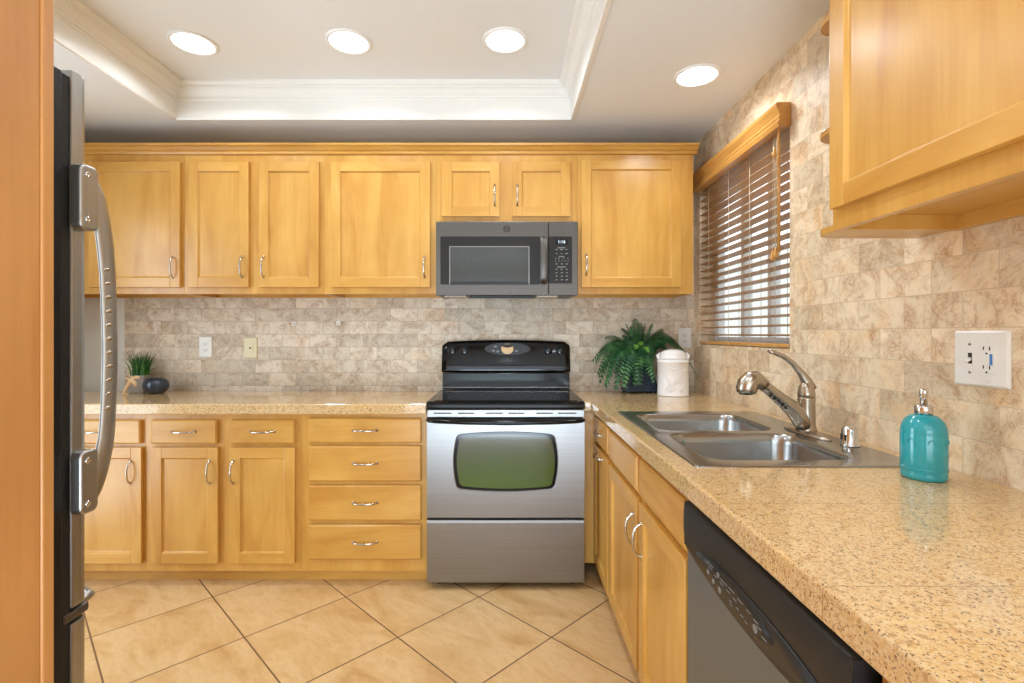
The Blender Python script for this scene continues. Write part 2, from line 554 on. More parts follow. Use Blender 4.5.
# ---------------------------------------------------------------- the room
XL, XR, YB, YF = -2.56, 1.13, 3.02, -3.4
ZS, ZT = 2.38, 2.55          # soffit and tray ceiling heights
TX0, TX1, TY0, TY1 = -1.752, 0.345, 0.55, 2.645
ZC = 0.898                   # worktop
struct(MB().box(XL - .12, XR + .12, YF - .12, YB + .12, -0.1, 0.0, 'floor').build('floor'))
XT = -2.31                    # the stone starts here, painted wall to its left
struct(MB().box(XT, XR + .14, YB, YB + .12, 0, ZT + .1, 'tile_back').box(XL - .12, XT - .0005, YB + .003, YB + .12, 0, ZT + .1, 'white_paint').build('wall_back'))
# left wall with an unseen doorway, added to let in fill light
struct(MB().cells([YF - .12, 1.06, 2.04, YB], [0, 2.05, ZT + .1], XL - .12, XL, lambda i, j: not (i == 1 and j == 0), 'white_paint', 'yz').build('wall_left'))
# right wall with the window opening
WY0, WY1, WZ0, WZ1 = 1.998, 2.93, 1.180, 2.135
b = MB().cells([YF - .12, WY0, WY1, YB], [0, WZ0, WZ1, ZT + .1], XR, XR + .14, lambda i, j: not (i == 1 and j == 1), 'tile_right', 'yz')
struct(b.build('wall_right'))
# rear wall with a wide opening added for fill light, behind the camera
b = MB().cells([XL, -1.4, 1.1 - .05, XR], [0, 2.2, ZT + .1], YF - .12, YF, lambda i, j: not (i == 1 and j == 0), 'white_paint', 'xz')
struct(b.build('wall_rear'))
# ceiling: soffit ring and raised tray
b = MB().cells([XL, TX0, TX1, XR], [YF, TY0, TY1, YB], ZS, ZT, lambda i, j: not (i == 1 and j == 1), 'ceiling', 'xy')
b.box(TX0 - .01, TX1 + .01, TY0 - .01, TY1 + .01, ZT, ZT + .05, 'ceiling')
struct(b.build('ceiling'))
# stepped crown moulding round the tray: (inset, height above the soffit)
prof = [(-.012, -.006), (0.006, -.010), (0.010, -.004), (.010, .088), (.014, .093), (.014, .100), (.020, .102), (.022, .110), (.030, .118),
        (.042, .134), (.050, .140), (.056, .141), (.057, .148), (.066, .150), (.074, .160), (.075, .1695), (-.001, .1695), (-.001, 0), (-.012, 0)]
L = [[(TX0 + s_, TY0 + s_, ZS + h), (TX1 - s_, TY0 + s_, ZS + h), (TX1 - s_, TY1 - s_, ZS + h), (TX0 + s_, TY1 - s_, ZS + h)] for s_, h in prof]
b = MB(); b.loops(L + [L[0]], 'trim', False, False, smooth=False)
struct(b.build('trim_1'))
# outdoors: lawn outside the added rear opening, side yard with a pale wall outside the kitchen window
struct(MB().box(-6, 6, -11, YF - .13, -0.14, -0.04, 'lawn').build('ground_lawn'))
struct(MB().box(XR + .15, 3.4, -2, 9, -0.14, -0.04, 'stucco').build('ground_side_yard'))
struct(MB().box(3.4, 3.55, -2, 9, -0.1, 2.3, 'stucco').build('wall_exterior'))

# window_1: white vinyl slider
b = MB()
x0, x1 = XR + .085, XR + .13
b.cells([WY0, WY0 + .045, WY0 + .30, WY0 + .335, 2.56, 2.60, WY1 - .045, WY1], [WZ0, WZ0 + .045, WZ1 - .045, WZ1], x0, x1,
        lambda i, j: not (j == 1 and i in (1, 3, 5)), 'vinyl', 'yz')
w1 = struct(b.build('window_1', bevel=.003))
g = MB().box(x0 + .018, x0 + .024, WY0 + .04, WY1 - .04, WZ0 + .04, WZ1 - .04, 'glass').build('pane', w1)

# ---------------------------------------------------------------- window blind
bl = thing('window_blind', (XR, 2.46, WZ0), 'wooden slatted blind with stained crown valance in the window above the sink', 'blind')
off = Vector(bl.location)
# valance profile in (x,z): face towards -x
vz0, vz1, vx = H + .826, H + .922, 1.068
vp = [(XR - .002, vz0), (vx + .012, vz0), (vx + .008, vz0 + .02), (vx + .014, vz0 + .028), (vx + .010, vz0 + .040), (vx + .016, vz0 + .048),
      (vx + .010, vz0 + .062), (vx + .002, vz0 + .078), (vx, vz1 - .004), (vx + .004, vz1), (XR - .002, vz1)]
b = MB().prism(vp, 1.985, 2.94, 1, 'oak_raw'); b.build('valance', bl, bevel=.0015, world=True)
b = MB()
sx = 1.152
nz = 21
zb, zt = WZ0 + .035, H + .83
for i in range(nz):
    z = zb + (zt - zb) * (i + .5) / nz
    a = math.radians(7)
    hw = .0245
    dx, dz = hw * math.cos(a), hw * math.sin(a)
    L = []
    for y in (WY0 + .006, WY1 - .006):
        L.append([(sx - dx, y, z + dz - .0014), (sx + dx, y, z - dz - .0014), (sx + dx, y, z - dz + .0014), (sx, y, z + .0032), (sx - dx, y, z + dz + .0014)])
    b.loops(L, 'blind_wood', smooth=False)
b.build('slats', bl, world=True)
MB().box(sx - .026, sx + .026, WY0 + .006, WY1 - .006, WZ0 + .004, WZ0 + .020, 'oak_raw').build('bottom_rail', bl, bevel=.003, world=True)
MB().box(XR + .004, sx + .028, WY0 + .006, WY1 - .006, zt + .005, zt + .05, 'blind_wood').build('head_rail', bl, bevel=.002, world=True)
for y in (2.10, 2.32, 2.54, 2.79):
    b = MB()
    for dx in (-.0265, .0265):
        b.tube([(sx + dx, y, WZ0 + .012), (sx + dx, y, zt + .01)], .0012, 'cord', 5)
    b.tube([(sx - .0265, y, WZ0 + .012), (sx - .029, y, WZ0 + .002), (sx + .0, y, WZ0 + .003)], .0015, 'cord', 5)
    b.build('ladder_cord', bl, world=True)
b = MB().tube([(1.10, 2.02, H + .84), (1.098, 2.02, H + .80), (1.098, 2.02, H + .33)], [.003, .0055, .0065], 'oak_raw', 10)
b.build('tilt_wand', bl, world=True)
for (y, z) in ((2.05, H + .325), (2.075, H + .318), (2.06, H + .74)):
    b = MB()
    b.tube([(1.105, y, H + .81), (1.102, y, z + .02)], .001, 'cord', 5)
    b.build('pull_cord', bl, world=True)
    b = MB().lathe([(.002, .03), (.005, .026), (.0065, .014), (.010, .006), (.011, -.006), (.006, -.012), (.001, -.013)], (1.102, y, z), 'oak_raw', 14)
    b.build('cord_tassel', bl, world=True)

# ---------------------------------------------------------------- cabinets
def pull(parent, cx, y, cz, vertical, length=.108):
    """arched cabinet pull with flared feet; front of the door is local y"""
    pts, rad = [], []
    hl = length / 2
    prof = [(-1.0, .001, .0062), (-.96, .006, .0052), (-.88, .013, .0040), (-.74, .020, .0048), (-.5, .0245, .0040), (-.25, .027, .0042), (0, .028, .0050),
            (.25, .027, .0042), (.5, .0245, .0040), (.74, .020, .0048), (.88, .013, .0040), (.96, .006, .0052), (1.0, .001, .0062)]
    for t, d, r in prof:
        pts.append((cx, y - d, cz + t * hl) if vertical else (cx + t * hl, y - d, cz))
        rad.append(r)
    b = MB().tube(pts, rad, 'pull', 10)
    for t in (-1, 1):
        c = (cx, y - .001, cz + t * hl) if vertical else (cx + t * hl, y - .001, cz)
        b.ball(c, .0075, 'pull', 10, (1, .45, 1))
    o = b.build('handle', parent)
    o['label'] = 'satin metal arched pull'
    return o

def door(parent, x0, x1, z0, z1, hx=None, hz=None, st=.052, th=.020, handle=True):
    """shaker door, front face at local y=-th, back at y=0"""
    b = MB()
    b.box(x0, x0 + st, -th, -.0005, z0, z1, 'wood_v')
    b.box(x1 - st, x1, -th, -.0005, z0, z1, 'wood_v')
    b.box(x0 + st, x1 - st, -th, -.0005, z1 - st, z1, 'wood_h')
    b.box(x0 + st, x1 - st, -th, -.0005, z0, z0 + st, 'wood_h')
    # sloped inner bead and the recessed panel
    k = .006
    o4 = [(x0 + st, -th + .003, z0 + st), (x1 - st, -th + .003, z0 + st), (x1 - st, -th + .003, z1 - st), (x0 + st, -th + .003, z1 - st)]
    i4 = [(x0 + st + k, -th + .010, z0 + st + k), (x1 - st - k, -th + .010, z0 + st + k), (x1 - st - k, -th + .010, z1 - st - k), (x0 + st + k, -th + .010, z1 - st - k)]
    b.loops([o4, i4], 'wood_v', False, True, smooth=False)
    d = b.build('door', parent, bevel=.0018)
    if handle:
        pull(d, hx, -th, hz, True)
    return d

def drawer(parent, x0, x1, z0, z1, th=.020, handle=True, hx=None):
    b = MB()
    e = .007
    L = [rr(x0, x1, z0, z1, .002, 2), rr(x0, x1, z0, z1, .002, 2), rr(x0 + e, x1 - e, z0 + e, z1 - e, .002, 2)]
    ys = (-.0005, -th + .006, -th)
    b.loops([[(p[0], y, p[1]) for p in ring] for ring, y in zip(L, ys)], 'wood_h', smooth=False)
    d = b.build('drawer', parent)
    if handle:
        pull(d, (x0 + x1) / 2 if hx is None else hx, -th, (z0 + z1) / 2 + .002, False, .118)
    return d

def face_frame(parent, w, z0, z1, openings, thick=.02):
    us = sorted({0, w} | {round(o[0], 4) for o in openings} | {round(o[1], 4) for o in openings})
    vs = sorted({z0, z1} | {round(o[2], 4) for o in openings} | {round(o[3], 4) for o in openings})
    def keep(i, j):
        uc, vc = (us[i] + us[i + 1]) / 2, (vs[j] + vs[j + 1]) / 2
        return not any(o[0] < uc < o[1] and o[2] < vc < o[3] for o in openings)
    return MB().cells(us, vs, 0, thick, keep, 'wood_v', 'xz').build('face_frame', parent)

def cabinet(name, loc, rz, w, depth, z0, z1, doors, drawers, label, cat, group=None, upper=True, toe=None, g=.014):
    """doors: (x0,x1,z0,z1,handle_x,handle_z or None) in the cabinet's own frame, front at y=0"""
    t = thing(name, loc, label, cat, group, rz)
    ops = [(d[0] + g, d[1] - g, d[2] + g, d[3] - g) for d in list(doors) + list(drawers)]
    face_frame(t, w, z0, z1, ops)
    b = MB()
    if upper:
        b.box(0.0, .018, .0201, depth, z0, z1, 'wood_v')
        b.box(w - .018, w, .0201, depth, z0, z1, 'wood_v')
        b.box(.0181, w - .0181, .0201, depth, z0 + .035, z0 + .053, 'wood_h')
        b.box(.0181, w - .0181, .0201, depth, z1 - .018, z1, 'wood_h')
        b.box(.0181, w - .0181, depth - .01, depth, z0 + .0531, z1 - .0181, 'wood_h')
        b.box(.0181, w - .0181, depth - .020, depth, z0, z0 + .0349, 'wood_h')
    else:
        b.box(0.0, .018, .0201, depth, z0, z1, 'wood_v')
        b.box(w - .018, w, .0201, depth, z0, z1, 'wood_v')
        b.box(.0181, w - .0181, .0201, depth, z0, z0 + .018, 'wood_h')
        b.box(.0181, w - .0181, depth - .01, depth, z0 + .0181, z1, 'wood_h')
    b.build('carcass', t)
    for d in doors:
        door(t, d[0], d[1], d[2], d[3], d[4], d[5], handle=d[4] is not None)
    for d in drawers:
        drawer(t, d[0], d[1], d[2], d[3], handle=d[4])
    if toe:
        MB().box(0, w, toe, toe + .018, 0, z0 - .0005, 'wood_h').build('toe_kick', t)
    return t

UY, UZ0, UZ1 = 2.72, 1.458, 2.215
DZ0, DZ1 = 1.493, 2.172
def upper(xa, xb, doors, label, z0=UZ0, dz0=DZ0, name='wall_cabinet', dz1=DZ1):
    ds = [(a - xa, c - xa, dz0, dz1, h - xa, hz) for a, c, h, hz in doors]
    return cabinet(name, (xa, UY, 0), 0, xb - xa, YB - .002 - UY, z0, UZ1, ds, [], label, 'cabinet', 'maple wall cabinets on the back wall')
upper(XL + .002, -1.754, [(-2.262, -1.768, -1.802, 1.602)], 'maple wall cabinet at the far left end, beside the refrigerator handle')
upper(-1.753, -.992, [(-1.722, -1.396, -1.430, 1.602), (-1.341, -1.017, -1.315, 1.602)], 'maple wall cabinet with two doors, above the two wall outlets')
upper(-.991, -.386, [(-.953, -.416, -.446, 1.602)], 'single-door maple wall cabinet just left of the microwave')
upper(-.385, .381, [(-.351, -.040, -.066, 1.990), (.028, .343, .056, 1.990)], 'short two-door maple wall cabinet above the microwave', 1.849, 1.876)
upper(.382, 1.012, [(.402, .942, .428, 1.615)], 'maple wall cabinet between the microwave and the window', dz1=2.182)
# crown moulding along the tops
cp = [(UY + .0, 2.2155), (UY - .012, 2.2155), (UY - .016, 2.222), (UY - .016, 2.230), (UY - .026, 2.234), (UY - .038, 2.246), (UY - .050, 2.252), (UY - .052, 2.262), (UY - .0, 2.262)]
b = MB().prism([(p[0] + .002, p[1] - .006 * 0) for p in cp], XL + .002, 1.03, 0, 'wood_h')
rp = [(1.0 + (UY - p[0]) * .55 + .002, p[1]) for p in cp]
b.prism(rp, UY + .003, YB - .003, 1, 'wood_y')
tag(b.build('crown_moulding', bevel=.001), 'stepped maple crown moulding along the tops of the back wall cabinets', 'moulding')

BY, BZ0, BZ1 = 2.475, .068, ZC - .052
def base(xa, xb, doors, drawers, label, name='base_cabinet'):
    ds = [(a - xa, c - xa, z0, z1, h - xa, hz) for a, c, z0, z1, h, hz in doors]
    dr = [(a - xa, c - xa, z0, z1, True) for a, c, z0, z1 in drawers]
    return cabinet(name, (xa, BY, 0), 0, xb - xa, YB - .002 - BY, BZ0, BZ1, ds, dr, label, 'cabinet', 'maple base cabinets on the back wall', upper=False, toe=.050)
dz = (.112, .682)
base(XL + .002, -1.789, [(-2.262, -1.797, *dz, -1.848, .562)], [(-2.262, -1.802, .700, .817)], 'maple base cabinet at the far left, partly behind the refrigerator')
base(-1.788, -1.016, [(-1.750, -1.421, *dz, -1.460, .562), (-1.363, -1.043, *dz, -1.345, .562)], [(-1.750, -1.426, .700, .817), (-1.360, -1.043, .700, .817)],
     'two-door maple base cabinet with two drawers on top, left of the drawer stack')
base(-1.015, -.396, [], [(-.975, -.420, .705, .825), (-.975, -.420, .516, .690), (-.975, -.420, .322, .496), (-.975, -.420, .130, .302)],
     'maple cabinet of four stacked drawers left of the range', 'drawer_cabinet')

# right run, fronts face -x: local x runs towards the camera
RX = .462
def right_cab(ya, yb, doors, drawers, label, name='base_cabinet', handles=True):
    ds = [(ya - a, ya - c, z0, z1, (ya - h) if h is not None else None, hz) for a, c, z0, z1, h, hz in doors]
    dr = [(ya - a, ya - c, z0, z1, hh) for a, c, z0, z1, hh in drawers]
    return cabinet(name, (RX, ya, 0), -PI / 2, ya - yb, XR - .002 - RX, BZ0, BZ1, ds, dr, label, 'cabinet', None, upper=False, toe=.050)
# corner unit: drawer over a pull-out front, both with horizontal pulls
t = right_cab(2.578, 2.190, [], [(2.555, 2.205, .705, .825, True)], 'narrow maple corner cabinet right of the range, drawer above a pull-out door')
b = MB()
d = door(t, .023, .373, .085, .685, 0, 0, handle=False)
pull(d, .198, -.020, .655, False, .118)
right_cab(2.189, 1.236, [(2.175, 1.712, .085, .676, 1.745, .560), (1.680, 1.246, .085, .676, 1.648, .560)],
          [(2.175, 1.712, .700, .822, False), (1.680, 1.246, .700, .822, False)], 'maple sink cabinet with two doors and two plain false drawer fronts', 'sink_cabinet')
right_cab(.615, -.60, [(.590, .02, .085, .676, .06, .56), (-.02, -.57, .085, .676, -.06, .56)], [(.590, .02, .70, .822, True), (-.02, -.57, .70, .822, True)],
          'maple base cabinet on the camera side of the dishwasher')
# filler between the range and the corner cabinet
tag(MB().box(.3785, RX - .001, 2.56, 2.58, 0.068, BZ1, 'wood_v').build('filler_panel'), 'narrow maple filler strip between the range and the corner cabinet', 'panel')

# ---------------------------------------------------------------- worktops
b = MB().box(XL + .002, -.393, 2.440, YB - .001, BZ1 + .0005, ZC, 'granite')
tag(b.build('countertop', bevel=.006, seg=3), 'speckled beige granite worktop running left of the range', 'countertop')
SX0, SX1, SY0, SY1 = .488, 1.078, 1.285, 2.185
CX = .428
us = [.3785, CX, SX0 + .012, SX1 - .012, XR - .001]
vs = [-.62, SY0 + .012, SY1 - .012, 2.53, YB - .001]
def keep(i, j):
    if i == 0: return j == 3
    return not (i == 2 and j == 1)
b = MB().cells(us, vs, BZ1 + .0005, ZC, keep, 'granite', 'xy')
tag(b.build('countertop', bevel=.006, seg=3), 'golden granite worktop running from the corner under the window towards the camera', 'countertop')

# ---------------------------------------------------------------- sink
sk = thing('kitchen_sink', (.78, 1.735, ZC), 'stainless steel double-bowl drop-in sink below the window', 'sink')
zr = ZC + .004
n = 8
b = MB()
outer = rr(SX0, SX1, SY0, SY1, .022, n)
# deck is two fields, each bridged to its bowl
split = 1.722
bowls = ((.540, .950, 1.345, 1.700), (.536, .950, 1.752, 2.112))
for (ya, yb), (bx0, bx1, by0, by1) in zip(((SY0, split), (split, SY1)), bowls):
    r0 = .001
    o = rr(SX0, SX1, ya, yb, r0, n)
    i1 = rr(bx0 - .006, bx1 + .006, by0 - .006, by1 + .006, .066, n)
    L = [[(p[0], p[1], zr) for p in o], [(p[0], p[1], zr) for p in i1]]
    prof = ((0, -.001, .062), (.004, -.006, .060), (.008, -.03, .058), (.016, -.13, .055), (.030, -.158, .052), (.060, -.170, .045))
    for ins, dz_, r in prof:
        L.append([(p[0], p[1], zr + dz_) for p in rr(bx0 + ins, bx1 - ins, by0 + ins, by1 - ins, r, n)])
    # dish towards the drain
    L.append([(p[0], p[1], zr - .175) for p in rr((bx0 + bx1) / 2 - .05, (bx0 + bx1) / 2 + .05, (by0 + by1) / 2 - .05, (by0 + by1) / 2 + .05, .0499, n)])
    b.loops(L, 'sink', False, True)
# raised outer lip
L = [rr(SX0, SX1, SY0, SY1, .004, n), rr(SX0 - .004, SX1 + .004, SY0 - .004, SY1 + .004, .008, n), rr(SX0 - .006, SX1 + .006, SY0 - .006, SY1 + .006, .008, n)]
b.loops([[(p[0], p[1], z) for p in ring] for ring, z in zip(L, (zr, zr - .0006, ZC + .0003))], 'sink', False, False)
b.build('basin', sk, recalc=False, world=True)
for bx0, bx1, by0, by1 in bowls:
    c = ((bx0 + bx1) / 2, (by0 + by1) / 2, zr - .175)
    MB().lathe([(.045, .001), (.043, .004), (.036, .003), (.032, .001), (.001, .001)], c, 'drain', 24).build('drain', sk, world=True)

fz = zr
fa = thing('kitchen_faucet', (1.018, 1.70, fz), 'brushed nickel single-lever faucet with angled pull-out spout behind the sink', 'faucet')
b = MB()
L = []
for s_, z in ((1.0, 0.0005), (1.0, .004), (.9, .009), (.55, .013)):
    L.append([(1.018 + .034 * s_ * math.cos(a), 1.70 + .125 * s_ * math.sin(a), fz + z) for a in [2 * PI * i / 36 for i in range(36)]])
b.loops(L, 'nickel'); b.build('base_plate', fa, world=True)
b = MB().lathe([(.034, .010), (.031, .016), (.0275, .035), (.0265, .10), (.0275, .118), (.0275, .122), (.0255, .124)], (1.018, 1.70, fz), 'nickel', 32)
b.build('body', fa, world=True)
b = MB().lathe([(.0255, .1245), (.027, .127), (.027, .140), (.0255, .143), (.024, .158), (.017, .172), (.006, .178)], (1.018, 1.70, fz), 'nickel', 32)
P = [(1.030, 1.70, fz + .150), (1.020, 1.70, fz + .175), (1.000, 1.70, fz + .205), (.972, 1.70, fz + .238), (.94, 1.70, fz + .262), (.905, 1.70, fz + .276), (.888, 1.70, fz + .280)]
b.tube(P, [.022, .0185, .0125, .0095, .0085, .0080, .0055], 'nickel', 14, .9)
b.build('lever', fa, world=True)
P = [(1.012, 1.698, fz + .022), (.990, 1.697, fz + .058), (.965, 1.696, fz + .088), (.935, 1.695, fz + .112), (.90, 1.694, fz + .140), (.868, 1.693, fz + .166), (.850, 1.693, fz + .180)]
b = MB().tube(P, [.027, .0285, .0265, .0225, .0195, .0190, .0200], 'nickel', 20)
b.build('spout', fa, world=True)
P = [(.874, 1.693, fz + .162), (.856, 1.693, fz + .176), (.842, 1.692, fz + .184), (.828, 1.692, fz + .182), (.815, 1.692, fz + .168), (.810, 1.692, fz + .150), (.809, 1.692, fz + .138)]
b = MB().tube(P, [.020, .024, .029, .033, .0345, .0335, .030], 'nickel', 20)
b.lathe([(.022, -.004), (.022, .0)], (.809, 1.692, fz + .138), 'black_satin', 20)
b.build('spray_head', fa, world=True)
for i in range(5):
    b = MB()
    t_ = .25 + i * .13
    p0, p1 = Vector((.958, 1.674, fz + .070)), Vector((.862, 1.674, fz + .150))
    p = p0.lerp(p1, t_)
    b.ball(tuple(p), .0065, 'black_satin', 10, (1, 1, .6))
    b.build('grip_ridge', fa, world=True)

ag = thing('air_gap', (1.037, 1.512, fz), 'small chrome air gap cap on the sink deck right of the faucet', 'air gap')
MB().lathe([(.0265, 0.0005), (.0265, .004), (.0225, .008), (.0225, .050), (.0205, .056), (.014, .060), (.001, .061)], (1.037, 1.512, fz), 'chrome', 28).build('cap', ag, world=True)
for a in range(3):
    MB().box(1.0148 - .0006, 1.0148 + .0012, 1.500 + a * .009, 1.504 + a * .009, fz + .018, fz + .036, 'slot').build('vent_slot', ag, world=True)

# ---------------------------------------------------------------- range
rg = thing('electric_range', (-.006, 2.44, 0), 'stainless steel electric range with black glass cooktop and green-tinted oven window', 'stove')
def R(b, name, bevel=0., par=rg, **k):
    return b.build(name, par, bevel=bevel, **k)
# local frame: x centred, y=0 is the body front
b = MB().box(-.376, .376, .002, .54, .035, .895, 'black_satin'); R(b, 'body')
for x in (-.33, .33):
    for y in (.06, .49):
        R(MB().lathe([(.016, 0), (.016, .006), (.010, .008), (.010, .035)], (x, y, 0), 'black_rubber', 14), 'foot')
# drawer with soft top roll
def slab_profile(pts, x0, x1, m, b):
    b.prism(pts, x0, x1, 0, m)
    return b
b = slab_profile([(.001, .034), (-.017, .034), (-.020, .038), (-.020, .325), (-.016, .337), (-.008, .341), (.001, .341)], -.381, .381, 'steel_h', MB())
R(b, 'storage_drawer', .0015)
# oven door with rounded window opening
z0, z1 = .352, .826
b = MB()
wz0, wz1, wx = .475, .765, .243
def bow(x0, x1, z0_, z1_, n_=10, bulge=.012, r=.03):
    base_ = rr(x0, x1, z0_, z1_, r, n_)
    cx, cz = (x0 + x1) / 2, (z0_ + z1_) / 2
    # add side midpoints bowed outwards by resampling
    out = []
    N_ = len(base_)
    for i in range(N_):
        p, q = base_[i], base_[(i + 1) % N_]
        dist = math.hypot(q[0] - p[0], q[1] - p[1])
        k_ = 8 if dist > .05 else 1
        for j in range(k_):
            t_ = j / k_
            x, z = p[0] + (q[0] - p[0]) * t_, p[1] + (q[1] - p[1]) * t_
            if k_ > 1:
                f = 4 * t_ * (1 - t_) * bulge
                if abs(q[0] - p[0]) > abs(q[1] - p[1]): z += f * (1 if z > cz else -1)
                else: x += f * (1 if x > cx else -1)
            out.append((x, z))
    return out
win = bow(-wx, wx, wz0 + .012, wz1 - .008)
def sq_match(ring, x0, x1, z0_, z1_):
    """project each window point radially out to the door's rectangle"""
    cx, cz = 0, (wz0 + wz1) / 2
    out = []
    for x, z in ring:
        dx, dz_ = x - cx, z - cz
        tx = ((x1 if dx > 0 else x0) - cx) / dx if abs(dx) > 1e-6 else 1e9
        tz = ((z1_ if dz_ > 0 else z0_) - cz) / dz_ if abs(dz_) > 1e-6 else 1e9
        t_ = min(tx, tz)
        out.append((cx + dx * t_, cz + dz_ * t_))
    return out
sq = sq_match(win, -.381, .381, z0, z1)
# snap nearest points to the four corners so the outline stays square
for cx_, cz_ in ((-.381, z0), (.381, z0), (-.381, z1), (.381, z1)):
    i = min(range(len(sq)), key=lambda q: (sq[q][0] - cx_) ** 2 + (sq[q][1] - cz_) ** 2)
    sq[i] = (cx_, cz_)
inner = [(x * .985, (z - .62) * .975 + .62) for x, z in win]
b.loops([[(x, -.003, z) for x, z in sq], [(x, -.0225, z) for x, z in sq], [(x, -.0225, z) for x, z in win], [(x, -.018, z) for x, z in inner]], 'steel_h', True, False, smooth=False)
od = R(b, 'oven_door')
b = MB()
gi = [(x * .945, (z - .62) * .91 + .62) for x, z in inner]
b.loops([[(x, -.0180, z) for x, z in inner], [(x, -.0182, z) for x, z in gi]], 'black_gloss', False, False, smooth=False)
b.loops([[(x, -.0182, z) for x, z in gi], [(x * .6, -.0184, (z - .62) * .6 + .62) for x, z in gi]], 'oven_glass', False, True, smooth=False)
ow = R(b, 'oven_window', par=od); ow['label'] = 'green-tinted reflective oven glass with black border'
# handle: shallow black bar across the door
P = [(-.377, -.022, .824), (-.366, -.040, .824), (-.33, -.052, .823), (-.2, -.058, .820), (0, -.060, .818), (.2, -.058, .820), (.33, -.052, .823), (.366, -.040, .824), (.377, -.022, .824)]
b = MB().tube(P, [.008, .010, .011, .012, .013, .012, .011, .010, .008], 'black_gloss', 12, 1.25)
R(b, 'oven_handle', par=od)
# vent trim strip above the door
b = MB().box(-.381, .381, -.016, .002, .836, .872, 'steel_h')
vt = R(b, 'vent_trim', .002)
for (a, c) in ((-.350, -.262), (-.232, -.152), (-.098, -.012), (.012, .092), (.148, .228), (.254, .342)):
    R(MB().box(a, c, -.0172, -.0155, .853, .859, 'slot'), 'vent_slot', par=vt)
# cooktop
b = MB()
prof = [(-.022, .878), (-.026, .884), (-.024, .898), (-.016, .908), (-.004, .912), (.52, .912), (.52, .896), (-.004, .896), (-.008, .876)]
b.prism(prof, -.3835, .3835, 0, 'black_gloss')
R(b, 'cooktop_frame', .0015)
MB().box(-.350, .350, .015, .48, .9125, .9145, 'black_glass').build('cooktop_glass', rg, bevel=.0008)
for x, y, r in ((-.19, .13, .105), (.19, .13, .085), (-.19, .36, .085), (.19, .36, .105)):
    b = MB()
    for rr_ in (r, r * .55):
        L = []
        for q in (rr_, rr_ - .0015):
            L.append([(x + q * math.cos(2 * PI * i / 48), y + q * math.sin(2 * PI * i / 48), .9147) for i in range(48)])
        b.loops(L, 'display_grey', False, False)
    R(b, 'burner_ring')
# backguard: lower panel, then a console that leans back with an arched top
yb = .505
b = MB().box(-.374, .374, yb, .545, .915, 1.010, 'black_gloss')
b.box(-.374, .374, yb - .006, yb + .001, .9225, .930, 'steel_h')
R(b, 'backguard_panel', .003)
b = MB()
L = []
nx = 24
ring_y = []
for i in range(nx + 1):
    x = -.378 + .756 * i / nx
    t_ = abs(x) / .378
    top = 1.205 - .012 * t_ ** 2 - (.02 * max(0, (t_ - .93) / .07) ** 2)
    L.append([(x, .546, 1.014), (x, yb - .004, 1.014), (x, yb - .012, 1.024), (x, yb - .010, 1.060), (x, yb + .004, 1.110), (x, yb + .012, top - .018), (x, yb + .020, top - .004), (x, yb + .026, top), (x, .546, top)])
b.loops(L, 'black_gloss')
cs = R(b, 'control_console', .003)
ky = yb + .006
for x in (-.318, -.247, .249, .320):
    b = MB()
    zc = 1.140
    b.lathe([(.026, 0), (.026, -.004), (.021, -.006), (.019, -.020), (.016, -.023), (.001, -.023)], (x, ky, zc), 'black_gloss', 24, 'y')
    b.box(x - .0035, x + .0035, ky - .030, ky - .010, zc - .019, zc + .019, 'black_gloss')
    L = [[(x + q * math.cos(2 * PI * i / 32), ky - .0045, zc + q * math.sin(2 * PI * i / 32)) for i in range(32)] for q in (.0255, .0240)]
    b.loops(L, 'display_grey', False, False)
    R(b, 'control_knob', .001, par=cs)
b = MB()
def disc(b, cx, cz, rx, rz_, y0, y1, m, n_=40):
    L = [[(cx + rx * q * math.cos(2 * PI * i / n_), y, cz + rz_ * q * math.sin(2 * PI * i / n_)) for i in range(n_)] for q, y in ((1, y0), (1, y1 + .001), (.97, y1))]
    b.loops(L, m)
disc(b, .010, 1.152, .138, .038, ky + .004, ky - .004, 'mw_panel')
R(b, 'control_panel', par=cs)
b = MB()
disc(b, .008, 1.152, .036, .031, ky - .0045, ky - .008, 'amber')  # golden light reflection on the display, painted as an amber disc
disc(b, .008, 1.170, .029, .010, ky - .0085, ky - .010, 'slot')
for x, z in ((-.062, 1.166), (-.074, 1.142), (-.048, 1.138), (.062, 1.140)):
    disc(b, x, z, .010, .007, ky - .0045, ky - .006, 'mark', 16)
R(b, 'clock_display', par=cs, label='oval clock display with a painted amber reflection and pale buttons')

# ---------------------------------------------------------------- microwave
mw = thing('microwave', (-.001, 2.718, 1.437), 'slate grey over-the-range microwave with black window and handle', 'microwave')
fy = 2.700
mx0, mx1, mz0, mz1 = -.380, .379, 1.447, 1.842
b = MB().box(mx0 + .004, mx1 - .004, fy, YB - .003, mz0 + .006, mz1 - .001, 'black_satin')
b.build('housing', mw, bevel=.002, world=True)
xs = .2225
b = MB().box(mx0, xs - .001, fy - .026, fy - .0005, mz0, mz1, 'slate')
md = b.build('door', mw, bevel=.003, world=True)
b = MB().box(xs + .001, mx1, fy - .026, fy - .0005, mz0, mz1, 'slate')
mf = b.build('control_side', mw, bevel=.003, world=True)
yf = fy - .026
def px(p): return (p - 507) * .00535
def pz(p): return H + (334 - p) * .00535
def plate(b, x0, x1, z0_, z1_, y0, y1, m, r=.006):
    ring = rr(x0, x1, z0_, z1_, r, 4)
    b.loops([[(p[0], y0, p[1]) for p in ring], [(p[0], y1, p[1]) for p in ring]], m, smooth=False)
b = MB(); plate(b, px(440.5), px(539.8), pz(284.5), pz(236.5), yf + .001, yf - .002, 'mw_panel', .004); b.build('black_surround', md, world=True)
b = MB()
plate(b, px(449.4), px(529.4), pz(284.4), pz(246.3), yf - .002, yf - .0035, 'steel_h', .003)
b.build('window_frame', md, world=True)
b = MB()
